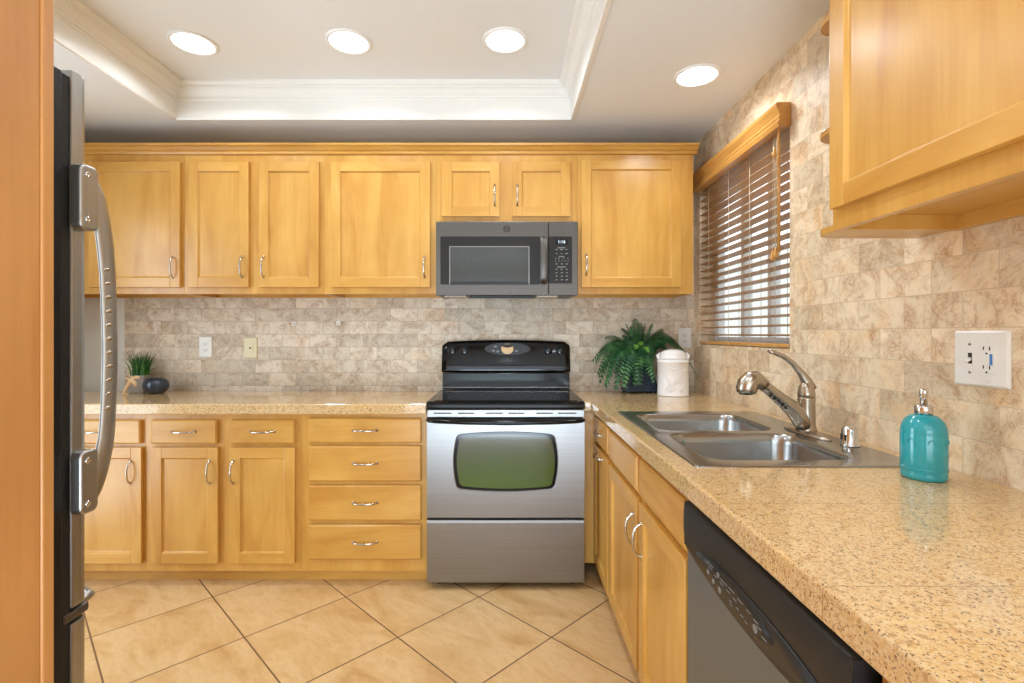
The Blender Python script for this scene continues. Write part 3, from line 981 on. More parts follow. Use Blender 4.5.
plate(b, px(450.3), px(528.5), pz(284.6), pz(247.2), yf - .0034, yf - .0040, 'mw_glass', .003)
plate(b, px(450.3), px(528.5), pz(284.6), pz(281.5), yf - .0041, yf - .0044, 'black_satin', .001)
b.build('window_glass', md, world=True)
hx = px(543.6)
b = MB()
z0_, z1_ = pz(284.3), pz(237)
b.tube([(hx, yf - .001, z0_ + .008), (hx, yf - .022, z0_ + .010), (hx, yf - .032, z0_ + .03), (hx, yf - .036, (z0_ + z1_) / 2), (hx, yf - .032, z1_ - .03), (hx, yf - .022, z1_ - .010), (hx, yf - .001, z1_ - .008)],
       [.018, .020, .020, .020, .020, .020, .018], 'slate', 14, .45, up=(1, 0, 0))
b.build('handle', md, world=True)
b = MB(); plate(b, px(547.8) + .006, px(572), pz(283.5), pz(236.5), yf + .001, yf - .002, 'mw_panel', .004); cp_ = b.build('control_panel', mf, world=True)
b = MB(); plate(b, px(555), px(568), pz(244.5), pz(239.5), yf - .0019, yf - .003, 'black_gloss', .002); b.build('display', mf, world=True)

def text(body, size, loc, m, parent, name, face='y'):
    cu = bpy.data.curves.new(name, 'FONT')
    cu.body = body; cu.size = size; cu.align_x = 'CENTER'; cu.align_y = 'CENTER'
    cu.extrude = .0003
    o = bpy.data.objects.new('tmp', cu)
    C.objects.link(o)
    dg = bpy.context.evaluated_depsgraph_get()
    me = bpy.data.meshes.new_from_object(o.evaluated_get(dg))
    bpy.data.objects.remove(o)
    me.materials.clear(); me.materials.append(M[m])
    me.transform(Matrix.Rotation(PI / 2, 4, 'X'))
    if face == 'x': me.transform(Matrix.Rotation(-PI / 2, 4, 'Z'))
    me.name = name
    q = bpy.data.objects.new(name, me)
    C.objects.link(q)
    q.parent = parent
    off = Vector(parent.location) + (Vector(parent.parent.location) if parent.parent else Vector())
    q.location = Vector(loc) - off
    return q
text('1:16', .024, (px(561.5), yf - .0034, pz(242)), 'digits', mf, 'clock_digits')
b = MB()
def dash(b, x, z, w, h, y, m='mark'):
    b.box(x - w / 2, x + w / 2, y - .0006, y, z - h / 2, z + h / 2, m)
ry = yf - .0020
rows = [(247.8, [(561.5, .040)]), (249.6, [(556.5, .010), (561.5, .018), (566.5, .010)]), (253.6, [(556.5, .008), (561.5, .008), (566.6, .016)]),
        (256.6, [(561.5, .030)]), (258.5, [(555.6, .006), (559, .006), (563.5, .006), (567.8, .006)]), (261, [(555.6, .005), (559, .005), (562, .005), (565, .005), (568, .005)]),
        (264, [(556.5, .010), (561.8, .011), (566.8, .012)]), (267, [(561.5, .046)]),
        (269.4, [(556.5, .009), (561.6, .010), (566.6, .010)]), (272.8, [(556.5, .010), (561.8, .012), (566.8, .009)]),
        (276.2, [(556.5, .010), (561.8, .011), (566.8, .013)]), (279.8, [(556.5, .009), (561.8, .011), (566.8, .013)])]
for zp, items in rows:
    for xp, w_ in items:
        dash(b, px(xp), pz(zp), w_, .0055, ry)
b.build('keypad_markings', mf, world=True)
# round monogram badge
lx, lz = px(506.7), pz(229)
b = MB()
def disc2(b, cx, cz, r0, r1, y0, y1, m, n_=32):
    L = [[(cx + r * math.cos(2 * PI * i / n_), y, cz + r * math.sin(2 * PI * i / n_)) for i in range(n_)] for r, y in ((r0, y0), (r0, y1), (r1, y1), (r1, y0))]
    b.loops(L, m, False, False)
disc2(b, lx, lz, .0180, .0145, yf + .0005, yf - .0012, 'mw_panel')
b.build('round_badge', md, world=True)
q = text('GE', .021, (lx, yf - .0012, lz - .0005), 'mw_panel', md, 'badge_letters')
for xp in (504.0, 506.5, 514.5):
    b = MB(); dash(b, px(xp), pz(291), .006, .004, yf); b.build('small_marking', md, world=True)
# underside: vent scoop and grease filters
b = MB()
b.box(-.20, .14, 2.71, 2.80, mz0 - .012, mz0 + .0055, 'black_gloss')
b.box(-.34, -.22, 2.715, 2.86, mz0 - .006, mz0 + .0055, 'nickel')
b.box(.16, .28, 2.715, 2.86, mz0 - .006, mz0 + .0055, 'nickel')
b.build('underside_filters', mw, bevel=.003, world=True)

# ---------------------------------------------------------------- dishwasher (local frame: x towards the camera, front y=0)
dw = thing('dishwasher', (RX - .012, 1.230, 0), 'built-in dishwasher with black curved control panel and grey steel front, under the worktop', 'dishwasher', None, -PI / 2)
W = .600
b = MB().box(.004, W - .004, .022, .62, .095, .835, 'black_satin'); b.build('tub_housing', dw)
b = MB().box(.004, W - .004, .060, .075, .0, .094, 'black_satin'); b.build('toe_panel', dw)
b = MB().box(0, W, -.006, .0215, .098, .800, 'steel_dark'); b.build('front_panel', dw, bevel=.003)
# control panel with arched lower edge, bulging outwards
zt_ = .830
b = MB()
nx, nv = 30, 10
def low(u): return .718 - .028 * (4 * u * (1 - u)) - .0 
rows_ = []
for j in range(nv + 1):
    v = j / nv
    ring = []
    for i in range(nx + 1):
        u = i / nx
        zl = low(u)
        z = zt_ + (zl - zt_) * v
        bul = .002 + .013 * math.sin(PI * min(1, max(0, v)) ** .8) ** .7 * (0.45 + .55 * (4 * u * (1 - u)) ** .5)
        ring.append((u * W, -.008 - bul, z))
    rows_.append(ring)
rows_.insert(0, [(p[0], .020, zt_) for p in rows_[0]])
rows_.append([(p[0], -.006, p[2] + .001) for p in rows_[-1]])
b.loops(rows_, 'black_satin', False, False, closed=False)
k = b.mi('black_satin')
b.box(0, .006, -.014, .021, .725, zt_ - .001, 'black_satin'); b.box(W - .006, W, -.014, .021, .725, zt_ - .001, 'black_satin')
dp = b.build('control_panel', dw)
# raised crescent and oval keypad; placed on the bulged face
def face_y(u, z):
    zl = low(u); v = (zt_ - z) / (zt_ - zl)
    v = min(1, max(0, v))
    return -.008 - (.002 + .013 * math.sin(PI * v ** .8) ** .7 * (0.45 + .55 * (4 * u * (1 - u)) ** .5))
def oval(cx, cz, rx, rz_, lift, m, b, n_=48, slant=0.0):
    L = []
    for q, l_ in ((1.0, 0), (.985, lift), (.6, lift), (.2, lift)):
        ring = []
        for i in range(n_):
            a = 2 * PI * i / n_
            x = cx + rx * q * math.cos(a); z = cz + rz_ * q * math.sin(a) + slant * (x - cx)
            ring.append((x, face_y(x / W, z) - l_ - .0004, z))
        L.append(ring)
    b.loops(L, m, False, True)
b = MB(); oval(.325, .738, .235, .037, .003, 'black_satin', b); b.build('keypad_bezel', dp)
b = MB(); oval(.286, .744, .145, .030, .0045, 'mw_panel', b); 
b.build('keypad', dp)
b = MB()
def mark(b, x, z, w, h):
    y = face_y(x / W, z) - .0055
    b.box(x - w / 2, x + w / 2, y - .0005, y + .0005, z - h / 2, z + h / 2, 'mark')
def dot(b, x, z, r):
    y = face_y(x / W, z) - .0055
    L = [[(x + r * q * math.cos(2 * PI * i / 14), yy, z + r * q * math.sin(2 * PI * i / 14)) for i in range(14)] for q, yy in ((1, y + .0005), (1, y - .0006))]
    b.loops(L, 'mark')
for x, z, r in ((.135, .742, .0055), (.160, .735, .0055), (.190, .732, .0065), (.190, .762, .0055), (.335, .740, .0075)):
    dot(b, x + .04, z - .004, r)
for x, z, w_ in ((.150, .765, .030), (.150, .757, .018), (.215, .760, .030), (.250, .762, .022), (.285, .760, .020), (.315, .758, .014), (.175, .752, .012), (.205, .752, .014),
                 (.235, .752, .014), (.262, .751, .014), (.240, .736, .010), (.240, .730, .010), (.270, .738, .010), (.285, .734, .008), (.300, .730, .008), (.340, .755, .016), (.350, .750, .014), (.365, .740, .016)):
    mark(b, x + .04, z - .004, w_, .0018)
b.build('key_markings', dp)

# ---------------------------------------------------------------- refrigerator, faces the far wall
fx = -.842
fr = thing('refrigerator', (-1.29, .60, 0), 'black-sided bottom-freezer refrigerator with steel doors and a curved handle at the left edge', 'refrigerator')
ft = 1.752
b = MB().box(-1.75, fx, .12, .948, .02, ft - .012, 'black_texture'); b.build('case', fr, bevel=.004, world=True)
b = MB().box(-1.748, fx - .004, .9485, .966, .05, ft - .015, 'black_rubber'); b.build('door_gasket', fr, world=True)
def fdoor(z0_, z1_, name):
    # plan outline with rounded front edge towards the camera side
    poly = [(-1.75, .967), (fx, .967), (fx, .990), (fx - .003, 1.000), (fx - .012, 1.008), (fx - .2, 1.020), (-1.30, 1.028), (-1.55, 1.020), (-1.738, 1.008), (-1.75, .99)]
    return MB().prism(poly, z0_, z1_, 2, 'steel_v').build(name, fr, bevel=.003, world=True)
rd = fdoor(.708, ft, 'refrigerator_door')
fz_ = fdoor(.10, .678, 'freezer_drawer')
b = MB().box(fx - .05, fx - .001, .952, 1.010, .684, .702, 'slate'); b.build('hinge_bracket', fr, bevel=.004, world=True)
b = MB().box(-1.74, fx - .004, .955, .985, .685, .700, 'black_rubber'); b.build('door_gap', fr, world=True)
b = MB().box(-1.74, fx - .002, .90, .965, .02, .095, 'black_satin'); b.build('toe_grille', fr, world=True)
# freezer handle: bar along the top of the drawer, its end seen from the side
b = MB().tube([(fx - .03, 1.012, .692), (fx - .032, 1.045, .696), (fx - .06, 1.060, .697), (-1.29, 1.070, .697), (-1.70, 1.060, .697), (-1.735, 1.03, .694)], [.010, .010, .011, .012, .011, .009], 'steel_v', 12)
b.build('handle', fz_, world=True)
# main handle
Hx = fx + .010
# centre line (y, z, half width in y)
hp = [(.990, 1.566, .006), (.998, 1.552, .012), (1.018, 1.512, .018), (1.033, 1.44, .0205), (1.042, 1.36, .0195), (1.046, 1.27, .019), (1.048, 1.21, .019), (1.046, 1.13, .019),
      (1.040, 1.04, .0195), (1.031, .995, .0205), (1.016, .942, .018), (.998, .905, .012), (.990, .892, .006)]
# round it out with a smooth spline
def spline(P, k_=5):
    out = []
    n_ = len(P)
    for i in range(n_ - 1):
        p0, p1, p2, p3 = P[max(i - 1, 0)], P[i], P[i + 1], P[min(i + 2, n_ - 1)]
        for j in range(k_):
            t_ = j / k_
            out.append(tuple(.5 * ((2 * p1[q]) + (-p0[q] + p2[q]) * t_ + (2 * p0[q] - 5 * p1[q] + 4 * p2[q] - p3[q]) * t_ ** 2 + (-p0[q] + 3 * p1[q] - 3 * p2[q] + p3[q]) * t_ ** 3) for q in range(len(p1))))
    out.append(P[-1])
    return out
hs = spline(hp)
b = MB().tube([(Hx, p[0], p[1]) for p in hs], [p[2] for p in hs], 'steel_v', 18, .42, up=(0, 1, 0))
fh = b.build('handle', fr, world=True)
for i in range(11):
    z = 1.373 - i * .0285
    yy = min(hs, key=lambda p: abs(p[1] - z))[0]
    b = MB().ball((Hx + .0065, yy - .009, z), .0052, 'nickel', 10, (.7, 1.7, .8))
    b.build('grip_bump', fh, world=True)
for za, zb_ in ((1.444, 1.572), (.888, 1.012)):
    b = MB()
    ring = rr(.963, 1.005, za, zb_, .012, 5)
    b.loops([[(fx + .0005, p[0], p[1]) for p in ring], [(Hx + .009, p[0], p[1]) for p in ring], [(Hx + .012, .984 + (p[0] - .984) * .88, (za + zb_) / 2 + (p[1] - (za + zb_) / 2) * .95) for p in ring]], 'steel_v', smooth=False)
    b.build('mounting_plate', fh, bevel=.002, world=True)
    for z in (za + .020, zb_ - .020):
        MB().lathe([(.0062, 0), (.0062, .002), (.004, .003), (.0015, .001)], (Hx + .0118, .978, z), 'chrome', 14, 'x').build('screw', fh, world=True)

# tall cabinet panel beside the camera that encloses the refrigerator
tp = thing('tall_panel', (-.83, .30, 0), 'tall maple end panel filling the left edge, beside the refrigerator', 'panel')
b = MB().box(-.838, -.820, -.9, .878, 0, ZS - .001, 'panel_wood'); b.build('board', tp, bevel=.001, world=True)
b = MB().box(-.838, -.816, .8785, .902, 0, ZS - .001, 'panel_wood'); b.build('edge_strip', tp, bevel=.003, world=True)

# ---------------------------------------------------------------- right upper cabinet and its end shelves
rc = cabinet('wall_cabinet', (.815, 1.250, 0), -PI / 2, .62, XR - .002 - .815, 1.498, 2.30, [(.016, .600, 1.546, 2.26, .55, 1.62)], [], 'large maple wall cabinet overhead at the right, above the worktop', 'cabinet')
ws = thing('corner_shelf', (.97, 1.32, 1.50), 'open maple end shelves with rounded corners on the window side of the overhead cabinet', 'shelf')
def wshelf(z, n_=8):
    r = .055
    x0_, x1_, y0_, y1_ = .835, XR - .003, 1.2515, 1.372
    poly = [(x1_, y0_), (x1_, y1_)]
    for i in range(n_ + 1):
        a = PI / 2 + PI / 2 * i / n_
        poly.append((x0_ + r + r * math.cos(a), y1_ - r + r * math.sin(a)))
    poly.append((x0_, y0_))
    MB().prism(poly, z, z + .018, 2, 'wood_h').build('shelf', ws, bevel=.002, world=True)
for z in (H + .262, H + .520, H + .815): wshelf(z)
MB().box(XR - .0145, XR - .003, 1.2515, 1.372, H + .281, H + .5195, 'wood_v').build('back_panel', ws, world=True)

# ---------------------------------------------------------------- ceiling lights
def light(x, y, z, label):
    t = thing('ceiling_light', (x, y, z), label, 'ceiling light', 'recessed ceiling lights')
    MB().lathe([(.100, -.0005), (.100, -.004), (.094, -.008), (.084, -.006), (.084, -.0005)], (0, 0, 0), 'trim', 40, cap0=False, cap1=False).build('trim_ring', t)
    MB().lathe([(.0838, -.0008), (.0838, -.0045), (.06, -.0052), (.001, -.0055)], (0, 0, 0), 'lamp', 40).build('lens', t)
    l = bpy.data.lights.new('lamp_light', 'AREA')
    l.shape = 'DISK'; l.size = .16; l.energy = 4.4; l.spread = math.radians(150); l.color = (.82, .92, 1.0)
    o = bpy.data.objects.new('lamp_light', l)
    C.objects.link(o); o.parent = t; o.location = (0, 0, -.012)
light(-1.412, 2.25, ZT, 'round lit recessed light in the tray ceiling, leftmost of the row of three')
light(-.709, 2.24, ZT, 'round lit recessed light in the tray ceiling, middle of the row of three')
light(-.009, 2.23, ZT, 'round lit recessed light in the tray ceiling, rightmost of the row of three')
light(.838, 2.205, ZS, 'round lit recessed light in the lower ceiling near the window wall')
light(-1.412, 1.05, ZT, 'round recessed light added out of view in the tray ceiling, second row at the left')  # this and the following lights are unseen, added for more room light
light(-.009, 1.05, ZT, 'round recessed light added out of view in the tray ceiling, second row at the right')
light(.0, -1.2, ZS, 'round recessed light added out of view behind the camera')
light(.60, .40, ZS, 'round recessed light added out of view above the camera side of the worktop')

# ---------------------------------------------------------------- wall plates
def outlet_back(xp, zp, w, h, m, label, kind='duplex', name='wall_outlet', cat='outlet'):
    x = (xp - 507) * .00604; z = H + (334 - zp) * .00604
    t = thing(name, (x, YB, z), label, cat)
    b = MB()
    L = []
    for ins, y in ((0, -.0005), (0, -.003), (.004, -.0065)):
        L.append([(p[0], y, p[1]) for p in rr(-w / 2 + ins, w / 2 - ins, -h / 2 + ins, h / 2 - ins, .004, 3)])
    b.loops(L, m, smooth=False); b.build('cover_plate', t)
    b = MB()
    ring = rr(-.0165, .0165, -.033, .033, .003, 3)
    b.loops([[(p[0], -.0062, p[1]) for p in ring], [(p[0], -.0085, p[1]) for p in ring]], m, smooth=False)
    s_ = b.build('socket_face', t)
    b = MB()
    if kind == 'duplex':
        for cz in (-.018, .018):
            b.box(-.008, -.0055, -.0090, -.0084, cz - .003, cz + .005, 'slot')
            b.box(.0055, .008, -.0090, -.0084, cz - .003, cz + .005, 'slot')
            b.box(-.002, .002, -.0090, -.0084, cz - .010, cz - .006, 'slot')
        b.build('socket_slots', t)
    else:
        b.lathe([(.0048, -.0084), (.0048, -.0120), (.0025, -.0120), (.001, -.009)], (0, 0, 0), 'slot', 14, 'y')
        b.build('cable_jack', t)
    return t
outlet_back(206, 347, .079, .124, 'white_plastic', 'white duplex wall outlet on the back wall above the small grass plant')
outlet_back(251, 347.8, .080, .124, 'ivory', 'ivory wall plate with a single cable jack, right of the white outlet', 'jack', 'wall_plate', 'wall plate')
outlet_back(684.5, 338, .076, .120, 'white_plastic', 'white wall outlet in the back corner, behind the fern and the canister')
for xp, zp, lab in ((294.4, 323.8, 'small white adhesive hook on the backsplash, left one of two'), (338.7, 323.2, 'small white adhesive hook on the backsplash, right one of two')):
    x = (xp - 507) * .00604; z = H + (334 - zp) * .00604
    b = MB()
    ring = rr(x - .013, x + .013, z - .013, z + .013, .004, 3)
    b.loops([[(p[0], YB - .0005, p[1]) for p in ring], [(p[0], YB - .006, p[1]) for p in ring]], 'white_plastic', smooth=False)
    b.tube([(x, YB - .005, z + .002), (x, YB - .014, z - .006), (x, YB - .020, z - .006), (x, YB - .022, z + .002)], .003, 'white_plastic', 8)
    tag(b.build('wall_hook'), lab, 'hook', 'adhesive hooks on the backsplash')

# large two-gang plate on the right wall, local frame: x towards the camera, front -y
py0, py1 = 1.258, 1.119
t = thing('switch_plate', (XR, (py0 + py1) / 2, H - .0585), 'large white plate with toggle switch and outlet on the stone wall at the right', 'switch', None, -PI / 2)
w, h = py0 - py1, .133
b = MB()
L = []
for ins, y in ((0, -.0005), (0, -.003), (.005, -.0075)):
    L.append([(p[0], y, p[1]) for p in rr(-w / 2 + ins, w / 2 - ins, -h / 2 + ins, h / 2 - ins, .004, 3)])
b.loops(L, 'white_plastic', smooth=False); b.build('cover_plate', t)
b = MB()
b.box(-.0285, -.0185, -.0080, -.0074, -.013, .013, 'slot'); b.build('switch_slot', t)
b = MB().tube([(-.0235, -.007, -.001), (-.0235, -.014, -.005), (-.0235, -.020, -.009)], [.0048, .0042, .0036], 'white_plastic', 10); b.build('toggle', t)
b = MB()
for z in (-.034, .034): b.lathe([(.0034, -.0074), (.0034, -.0088), (.001, -.0088)], (-.0235, 0, z), 'nickel', 12, 'y')
for z in (-.052, .052): b.lathe([(.0030, -.0074), (.0030, -.0084), (.001, -.0084)], (.022, 0, z), 'white_plastic', 12, 'y')
b.build('screws', t)
b = MB()
ring = rr(.0055, .0385, -.0335, .0335, .003, 3)
b.loops([[(p[0], -.0074, p[1]) for p in ring], [(p[0], -.0095, p[1]) for p in ring]], 'white_plastic', smooth=False)
sf = b.build('outlet_face', t)
b = MB()
for cz in (-.020, .024):
    b.box(.0115, .0140, -.0100, -.0094, cz - .003, cz + .005, 'slot')
    b.box(.0265, .0290, -.0100, -.0094, cz - .004, cz + .005, 'slot')
    b.box(.018, .0225, -.0100, -.0094, cz - .013, cz - .009, 'slot')
b.build('socket_slots', sf)
MB().box(.028, .0345, -.0102, -.0094, -.014, .012, 'blue_label').build('status_sticker', sf, label='blue sticker beside the sockets')

# ---------------------------------------------------------------- soap dispenser
sx_, sy_ = .990, 1.188
t = thing('soap_dispenser', (sx_, sy_, ZC), 'teal glazed ceramic soap dispenser with chrome pump, on the worktop', 'soap dispenser')
MB().lathe([(.025, .0005), (.041, .0005), (.0447, .004), (.0455, .012), (.0445, .018), (.0455, .022), (.0455, .104), (.0445, .107), (.0455, .111), (.0438, .122), (.038, .138), (.028, .148), (.017, .152), (.001, .153)],
           (0, 0, 0), 'teal', 40).build('bottle', t)
b = MB()
for a0 in (200, 250, 300):
    a0 = math.radians(a0)
    pts = [(.0456 * math.cos(a0 + .16 * math.cos(q)), .0456 * math.sin(a0 + .16 * math.cos(q)), .088 + .010 * math.sin(q)) for q in [PI * i / 8 for i in range(9)]]
    b.tube(pts, .0016, 'teal', 6)
pts = [(.0456 * math.cos(a), .0456 * math.sin(a), .026) for a in [2 * PI * i / 40 for i in range(41)]]
b.tube(pts, .0015, 'teal', 6, cap=False)
b.build('embossed_relief', t)
b = MB().lathe([(.017, .1525), (.0185, .154), (.0185, .172), (.0165, .1735), (.001, .174)], (0, 0, 0), 'chrome', 28); b.build('pump_collar', t)
b = MB().lathe([(.0075, .174), (.0075, .192), (.0090, .193), (.0090, .208), (.0075, .2115), (.001, .212)], (0, 0, 0), 'chrome', 20)
b.tube([(0, 0, .2035), (.015, .018, .2045), (.027, .032, .2015), (.031, .037, .1965)], [.0052, .0046, .0040, .0036], 'chrome', 12)
b.build('pump_head', t)

# ---------------------------------------------------------------- white canister
t = thing('canister', (.929, 2.798, ZC), 'white glazed milk-churn canister with lid in front of the fern', 'canister')
r = .087
MB().lathe([(.075, .0005), (r - .002, .0005), (r, .005), (r - .003, .008), (r - .003, .180), (r - .001, .183), (r, .188), (r - .001, .193), (r - .006, .196), (r - .010, .199), (.001, .199)], (0, 0, 0), 'ceramic', 48).build('body', t)
b = MB().lathe([(.074, .1995), (.074, .212), (.070, .222), (.068, .227), (.069, .232), (.064, .240), (.048, .250), (.025, .256), (.001, .257)], (0, 0, 0), 'ceramic', 48)
b.build('lid', t)
for s_ in (-1, 1):
    b = MB().tube([(s_ * .076, 0, .198), (s_ * .084, 0, .212), (s_ * .0865, 0, .226), (s_ * .080, 0, .236), (s_ * .070, 0, .222)], [.010, .009, .0075, .006, .006], 'ceramic', 12, 1.5)
    b.build('ear_handle', t)
# shallow embossed shield and scrolls on the front
b = MB()
def on_can(u, z, lift=.0012):
    a = -PI / 2 + u / r
    q = r - .003 + lift
    return (q * math.cos(a), q * math.sin(a), z)
sh = [(-.062, .150), (-.050, .158), (-.020, .150), (.008, .156), (.012, .130), (.006, .100), (-.020, .072), (-.032, .060), (-.048, .085), (-.066, .105), (-.062, .150)]
b.tube([on_can(u, z) for u, z in spline(sh, 4)], .0022, 'ceramic', 6)
for k_ in range(7):
    c0 = (-.055 + .016 * k_ + random.uniform(-.006, .006), .03 + .14 * random.random())
    pts = [on_can(c0[0] + .018 * math.sin(q * 1.3) * (1 - q / 8), c0[1] + .020 * math.cos(q) * (1 - q / 8)) for q in [i * .5 for i in range(12)]]
    b.tube(pts, .0016, 'ceramic', 6)
b.build('embossed_relief', t)

# ---------------------------------------------------------------- fern in a navy planter
fx0, fy0 = .782, 2.948
def keep_out(q):
    # leaves bend round the canister and stop at the two walls
    q = Vector(q)
    dx, dy = q.x + fx0 - .929, q.y + fy0 - 2.798
    dd = math.hypot(dx, dy)
    if q.z < .275 and dd < .100:
        f = .100 / max(dd, 1e-4)
        q.x, q.y = dx * f + .929 - fx0, dy * f + 2.798 - fy0
    q.x = min(q.x, XR - fx0 - .006)
    q.y = min(q.y, YB - fy0 - .006)
    q.z = max(q.z, .004)
    return q
def frond(b, p0, p1, sag, width, nl, m, side=None, droop=.25):
    """curved midrib with paired tapering leaflets"""
    p0, p1 = Vector(p0), Vector(p1)
    d = p1 - p0
    hor = Vector((d.x, d.y, 0))
    side = hor.cross(Vector((0, 0, 1))).normalized() if hor.length > 1e-4 else Vector((1, 0, 0))
    roll = random.uniform(.35, .85)      # fronds turn their upper side to the open room
    side = (side * math.cos(roll) + Vector((0, 0, 1)) * math.sin(roll) * side.y).normalized()
    P = []
    K = nl
    for i in range(K + 1):
        t_ = i / K
        p = p0 + d * t_
        p.z += sag * 4 * t_ * (1 - t_) * (1.15 - .3 * t_)
        P.append(keep_out(p))
    b.tube([tuple(q) for q in P[::3] + [P[-1]]], [.0022 * (1 - .7 * i / (len(P[::3]))) for i in range(len(P[::3]) + 1)], m, 5)
    k = b.mi(m)
    for i in range(2, K):
        t_ = i / K
        L_ = width * math.sin(PI * (.10 + .90 * t_ ** .8)) ** .55 * (1 - .25 * t_) + .004
        tan = (P[min(i + 1, K)] - P[i - 1]).normalized()
        up = side.cross(tan).normalized()
        if up.z < 0: up = -up
        wv = (P[i] - P[i - 1]).length * .40
        for s_ in (-1, 1):
            j = random.uniform(.88, 1.08)
            out = (side * s_ + tan * .30 - up * droop * random.uniform(.6, 1.4)).normalized()
            a = P[i]
            m1 = a + out * L_ * .45 * j + up * .002
            tip = a + out * L_ * j - up * .003 + tan * .004
            vs = [a - tan * wv * .6, m1 - tan * wv, tip, m1 + tan * wv, a + tan * wv * .6]
            mid = a + out * L_ * .45 * j - up * .0015
            V = [b.bm.verts.new(keep_out(q)) for q in vs]
            c = b.bm.verts.new(keep_out(mid))
            for q in range(5):
                b.face([V[q], V[(q + 1) % 5], c], k, False)

t = thing('potted_fern', (fx0, fy0, ZC), 'bushy green fern in a navy blue textured planter, in the back corner', 'plant')
b = MB()
def sqr(hw, z, hd=None):
    return [(p[0], p[1], z) for p in rr(-hw, hw, -(hd or hw), hd or hw, .006, 3)]
L = [sqr(.098, .010, .062), sqr(.098, .018, .062), sqr(.058, .150, .046), sqr(.063, .152, .050), sqr(.063, .160, .050), sqr(.056, .160, .043), sqr(.052, .130, .040)]
b.loops(L, 'navy', smooth=False)
for x in (-.078, .078):
    for y in (-.045, .045):
        b.lathe([(.010, .0003), (.012, .011)], (x, y, 0), 'navy', 10)
# raised diamond studs on the front and left faces
for r_ in range(9):
    z = .026 + r_ * .0135
    f = (z - .018) / .132
    hw = .098 + (.058 - .098) * f - .008
    hd = .062 + (.046 - .062) * f
    nn = int(hw * 2 / .0145)
    for c_ in range(nn):
        x = -hw + (c_ + .5 + (.25 if r_ % 2 else -.25)) * 2 * hw / nn
        if abs(x) > hw: continue
        v = [b.bm.verts.new(q) for q in ((x - .006, -hd - .0005, z), (x, -hd - .0008, z - .0055), (x + .006, -hd - .0005, z), (x, -hd + .0018, z + .0055))]
        c = b.bm.verts.new((x, -hd - .0035, z))
        for q in range(4): b.face([v[q], v[(q + 1) % 4], c], b.mi('navy'))
b.build('planter', t)
b = MB().box(-.050, .050, -.038, .038, .130, .140, 'soil'); b.build('soil', t)
b = MB()
base_z = .140
targets = [  # tip offset x, y, z, arch, width
    (-.300, -.05, .17, .16, .036), (-.29, -.06, .10, .20, .036), (-.25, -.10, .05, .22, .038), (-.262, .02, .235, .110, .032), (-.245, -.06, .02, .245, .036), (-.195, -.10, .012, .255, .038), (-.150, -.12, .03, .225, .040), (-.205, .03, .28, .09, .034),
    (-.120, -.10, .11, .17, .038), (-.060, -.11, .045, .215, .040), (-.075, .0, .385, .03, .034), (-.020, .02, .410, .02, .034), (.030, -.03, .400, .03, .034), (.090, .02, .370, .05, .034),
    (-.120, .04, .33, .06, .034), (.160, .05, .30, .13, .028), (.240, -.02, .14, .21, .030), (.262, -.05, .085, .245, .030), (.215, .04, .22, .17, .030), (.130, -.06, .20, .16, .034), (.180, -.06, .07, .235, .034),
    (.060, -.10, .14, .18, .036), (0.0, -.10, .17, .16, .038), (.02, -.12, .06, .20, .040), (-.17, .06, .17, .18, .034), (.10, .07, .25, .13, .03), (-.23, .07, .10, .20, .034), (-.09, -.07, .23, .13, .036), (.05, -.06, .28, .09, .034)]
for x, y, z, sag, wd in targets:
    frond(b, (random.uniform(-.03, .03), random.uniform(-.025, .025), base_z), (x + .02 if x < .05 else x * 1.12 + .045, y - .04 if x < .05 else y * .4 + .01, z), sag * .8, wd * 1.75, 27, 'fern', droop=.12)
    if x < .05:
        frond(b, (random.uniform(-.03, .03), random.uniform(-.025, .025), base_z), (x * random.uniform(.7, 1.05), y + random.uniform(-.03, .04), z + random.uniform(-.02, .05)), sag * .8, wd * 1.6, 25, 'fern', droop=.15)
b.build('fronds', t, recalc=False)
b = MB()
frond(b, (-.02, -.03, .2), (-.055, -.13, .255), .05, .022, 12, 'fern_light')
frond(b, (0, -.03, .2), (.015, -.14, .235), .05, .022, 12, 'fern_light')
frond(b, (-.01, -.03, .2), (-.02, -.11, .30), .03, .018, 10, 'fern_light')
b.build('young_fronds', t, recalc=False, label='bright yellow-green young fronds')

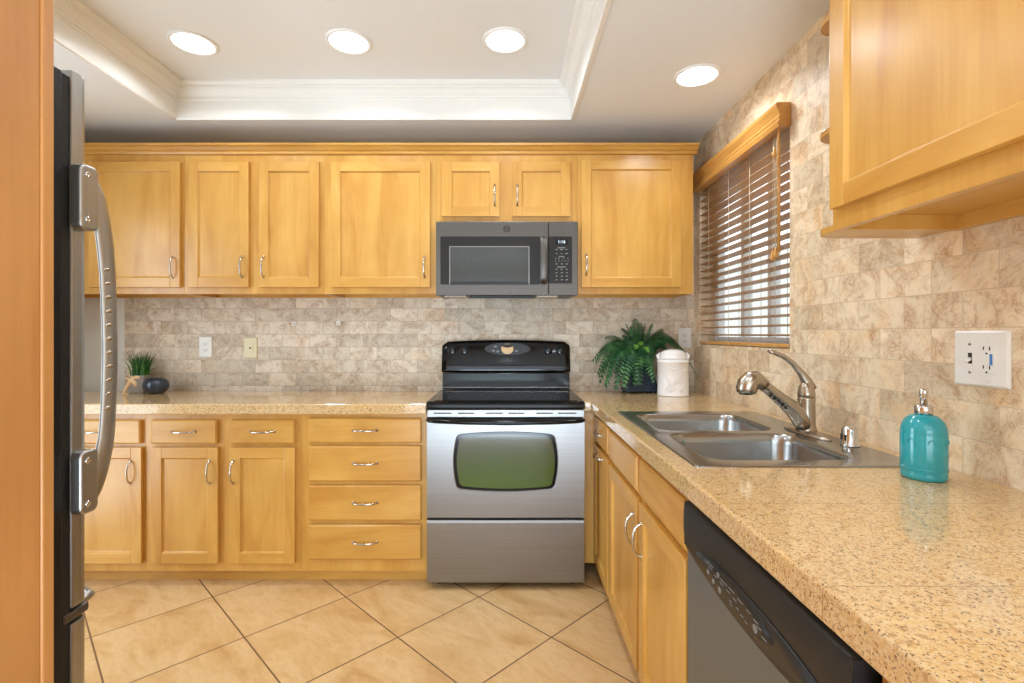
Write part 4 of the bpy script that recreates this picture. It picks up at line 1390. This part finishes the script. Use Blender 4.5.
# ---------------------------------------------------------------- small things on the left worktop
gx, gy = -2.150, 2.940
t = thing('potted_grass', (gx, gy, ZC), 'small tuft of artificial grass in a grey pot on the left worktop', 'plant')
b = MB()
L = [sqr(.044, .0005), sqr(.050, .098), sqr(.050, .102), sqr(.045, .102), sqr(.043, .085)]
b.loops(L, 'cement', smooth=False); b.build('pot', t, bevel=.002)
MB().box(-.042, .042, -.042, .042, .0855, .092, 'soil').build('soil', t)
b = MB()
def blade(b, x, y, z, dx, dy, h, w, m='grass', bend=1.0):
    k = b.mi(m)
    prev = None
    nseg = 6
    ang = random.uniform(0, PI)
    sx2, sy2 = math.cos(ang) * .6 + .4, math.sin(ang) * .5
    for i in range(nseg + 1):
        q = i / nseg
        cx, cy, cz = x + dx * q ** 1.8, y + dy * q ** 1.8, z + h * (q - .18 * bend * q * q)
        hw = w * (1 - q ** 1.5) + .0003
        a = b.bm.verts.new((cx - sx2 * hw, cy - sy2 * hw, cz)); c = b.bm.verts.new((cx + sx2 * hw, cy + sy2 * hw, cz)); mid = b.bm.verts.new((cx, cy - .0012, cz))
        if prev:
            b.face([prev[0], prev[2], mid, a], k, True); b.face([prev[2], prev[1], c, mid], k, True)
        prev = (a, c, mid)
for i in range(110):
    x, y = random.uniform(-.036, .036), random.uniform(-.036, .036)
    blade(b, x, y, .090, x * 1.1 + random.uniform(-.022, .022), y * .9 + random.uniform(-.015, .015), random.uniform(.12, .185), random.uniform(.0034, .0052))
for dx, h in ((.09, .13), (.105, .145), (.125, .10), (.08, .16), (-.075, .12), (-.10, .09), (.06, .15), (-.03, .16)):
    blade(b, dx * .3, -.01, .090, dx, random.uniform(-.03, .02), h, .0042, bend=1.6)
b.build('grass_blades', t, recalc=False)

t = thing('small_vase', (-2.018, 2.875, ZC), 'squat round blue-black glazed vase on the left worktop', 'vase')
vs_ = [(.030, .0005), (.040, .002), (.055, .014), (.0645, .034), (.066, .050), (.061, .070), (.050, .083), (.040, .088), (.036, .086), (.034, .078), (.001, .076)]
MB().lathe(vs_, (0, 0, 0), 'blue_black', 40).build('bowl', t)

# carved wooden figure (antlered animal) standing left of the vase
t = thing('wooden_figurine', (-2.098, 2.80, ZC), 'pale carved wooden animal figurine standing beside the grey pot', 'figurine')
b = MB()
def limb(pts, rad): b.tube(spline(pts, 4), [x[0] for x in spline([(q, 0) for q in rad], 4)], 'pale_wood', 10, .8)
limb([(-.050, 0, .004), (-.044, 0, .020), (-.034, 0, .040), (-.020, 0, .062), (-.008, 0, .078)], [.009, .009, .010, .012, .014])     # leaning front body
limb([(.012, .0, .050), (.016, .0, .060), (.004, 0, .078), (-.010, 0, .086)], [.007, .010, .012, .012])
limb([(-.008, 0, .078), (.010, 0, .094), (.024, 0, .099), (.040, 0, .095)], [.012, .009, .010, .006])   # neck and head
limb([(-.010, 0, .082), (-.030, 0, .092), (-.046, 0, .094)], [.010, .006, .004])
limb([(.006, 0, .096), (-.010, 0, .106), (-.026, 0, .108)], [.006, .004, .003])
limb([(-.050, 0, .005), (-.058, 0, .0048)], [.0048, .0044])
limb([(-.046, 0, .0055), (-.030, 0, .0052)], [.005, .0045])
b.build('carving', t)
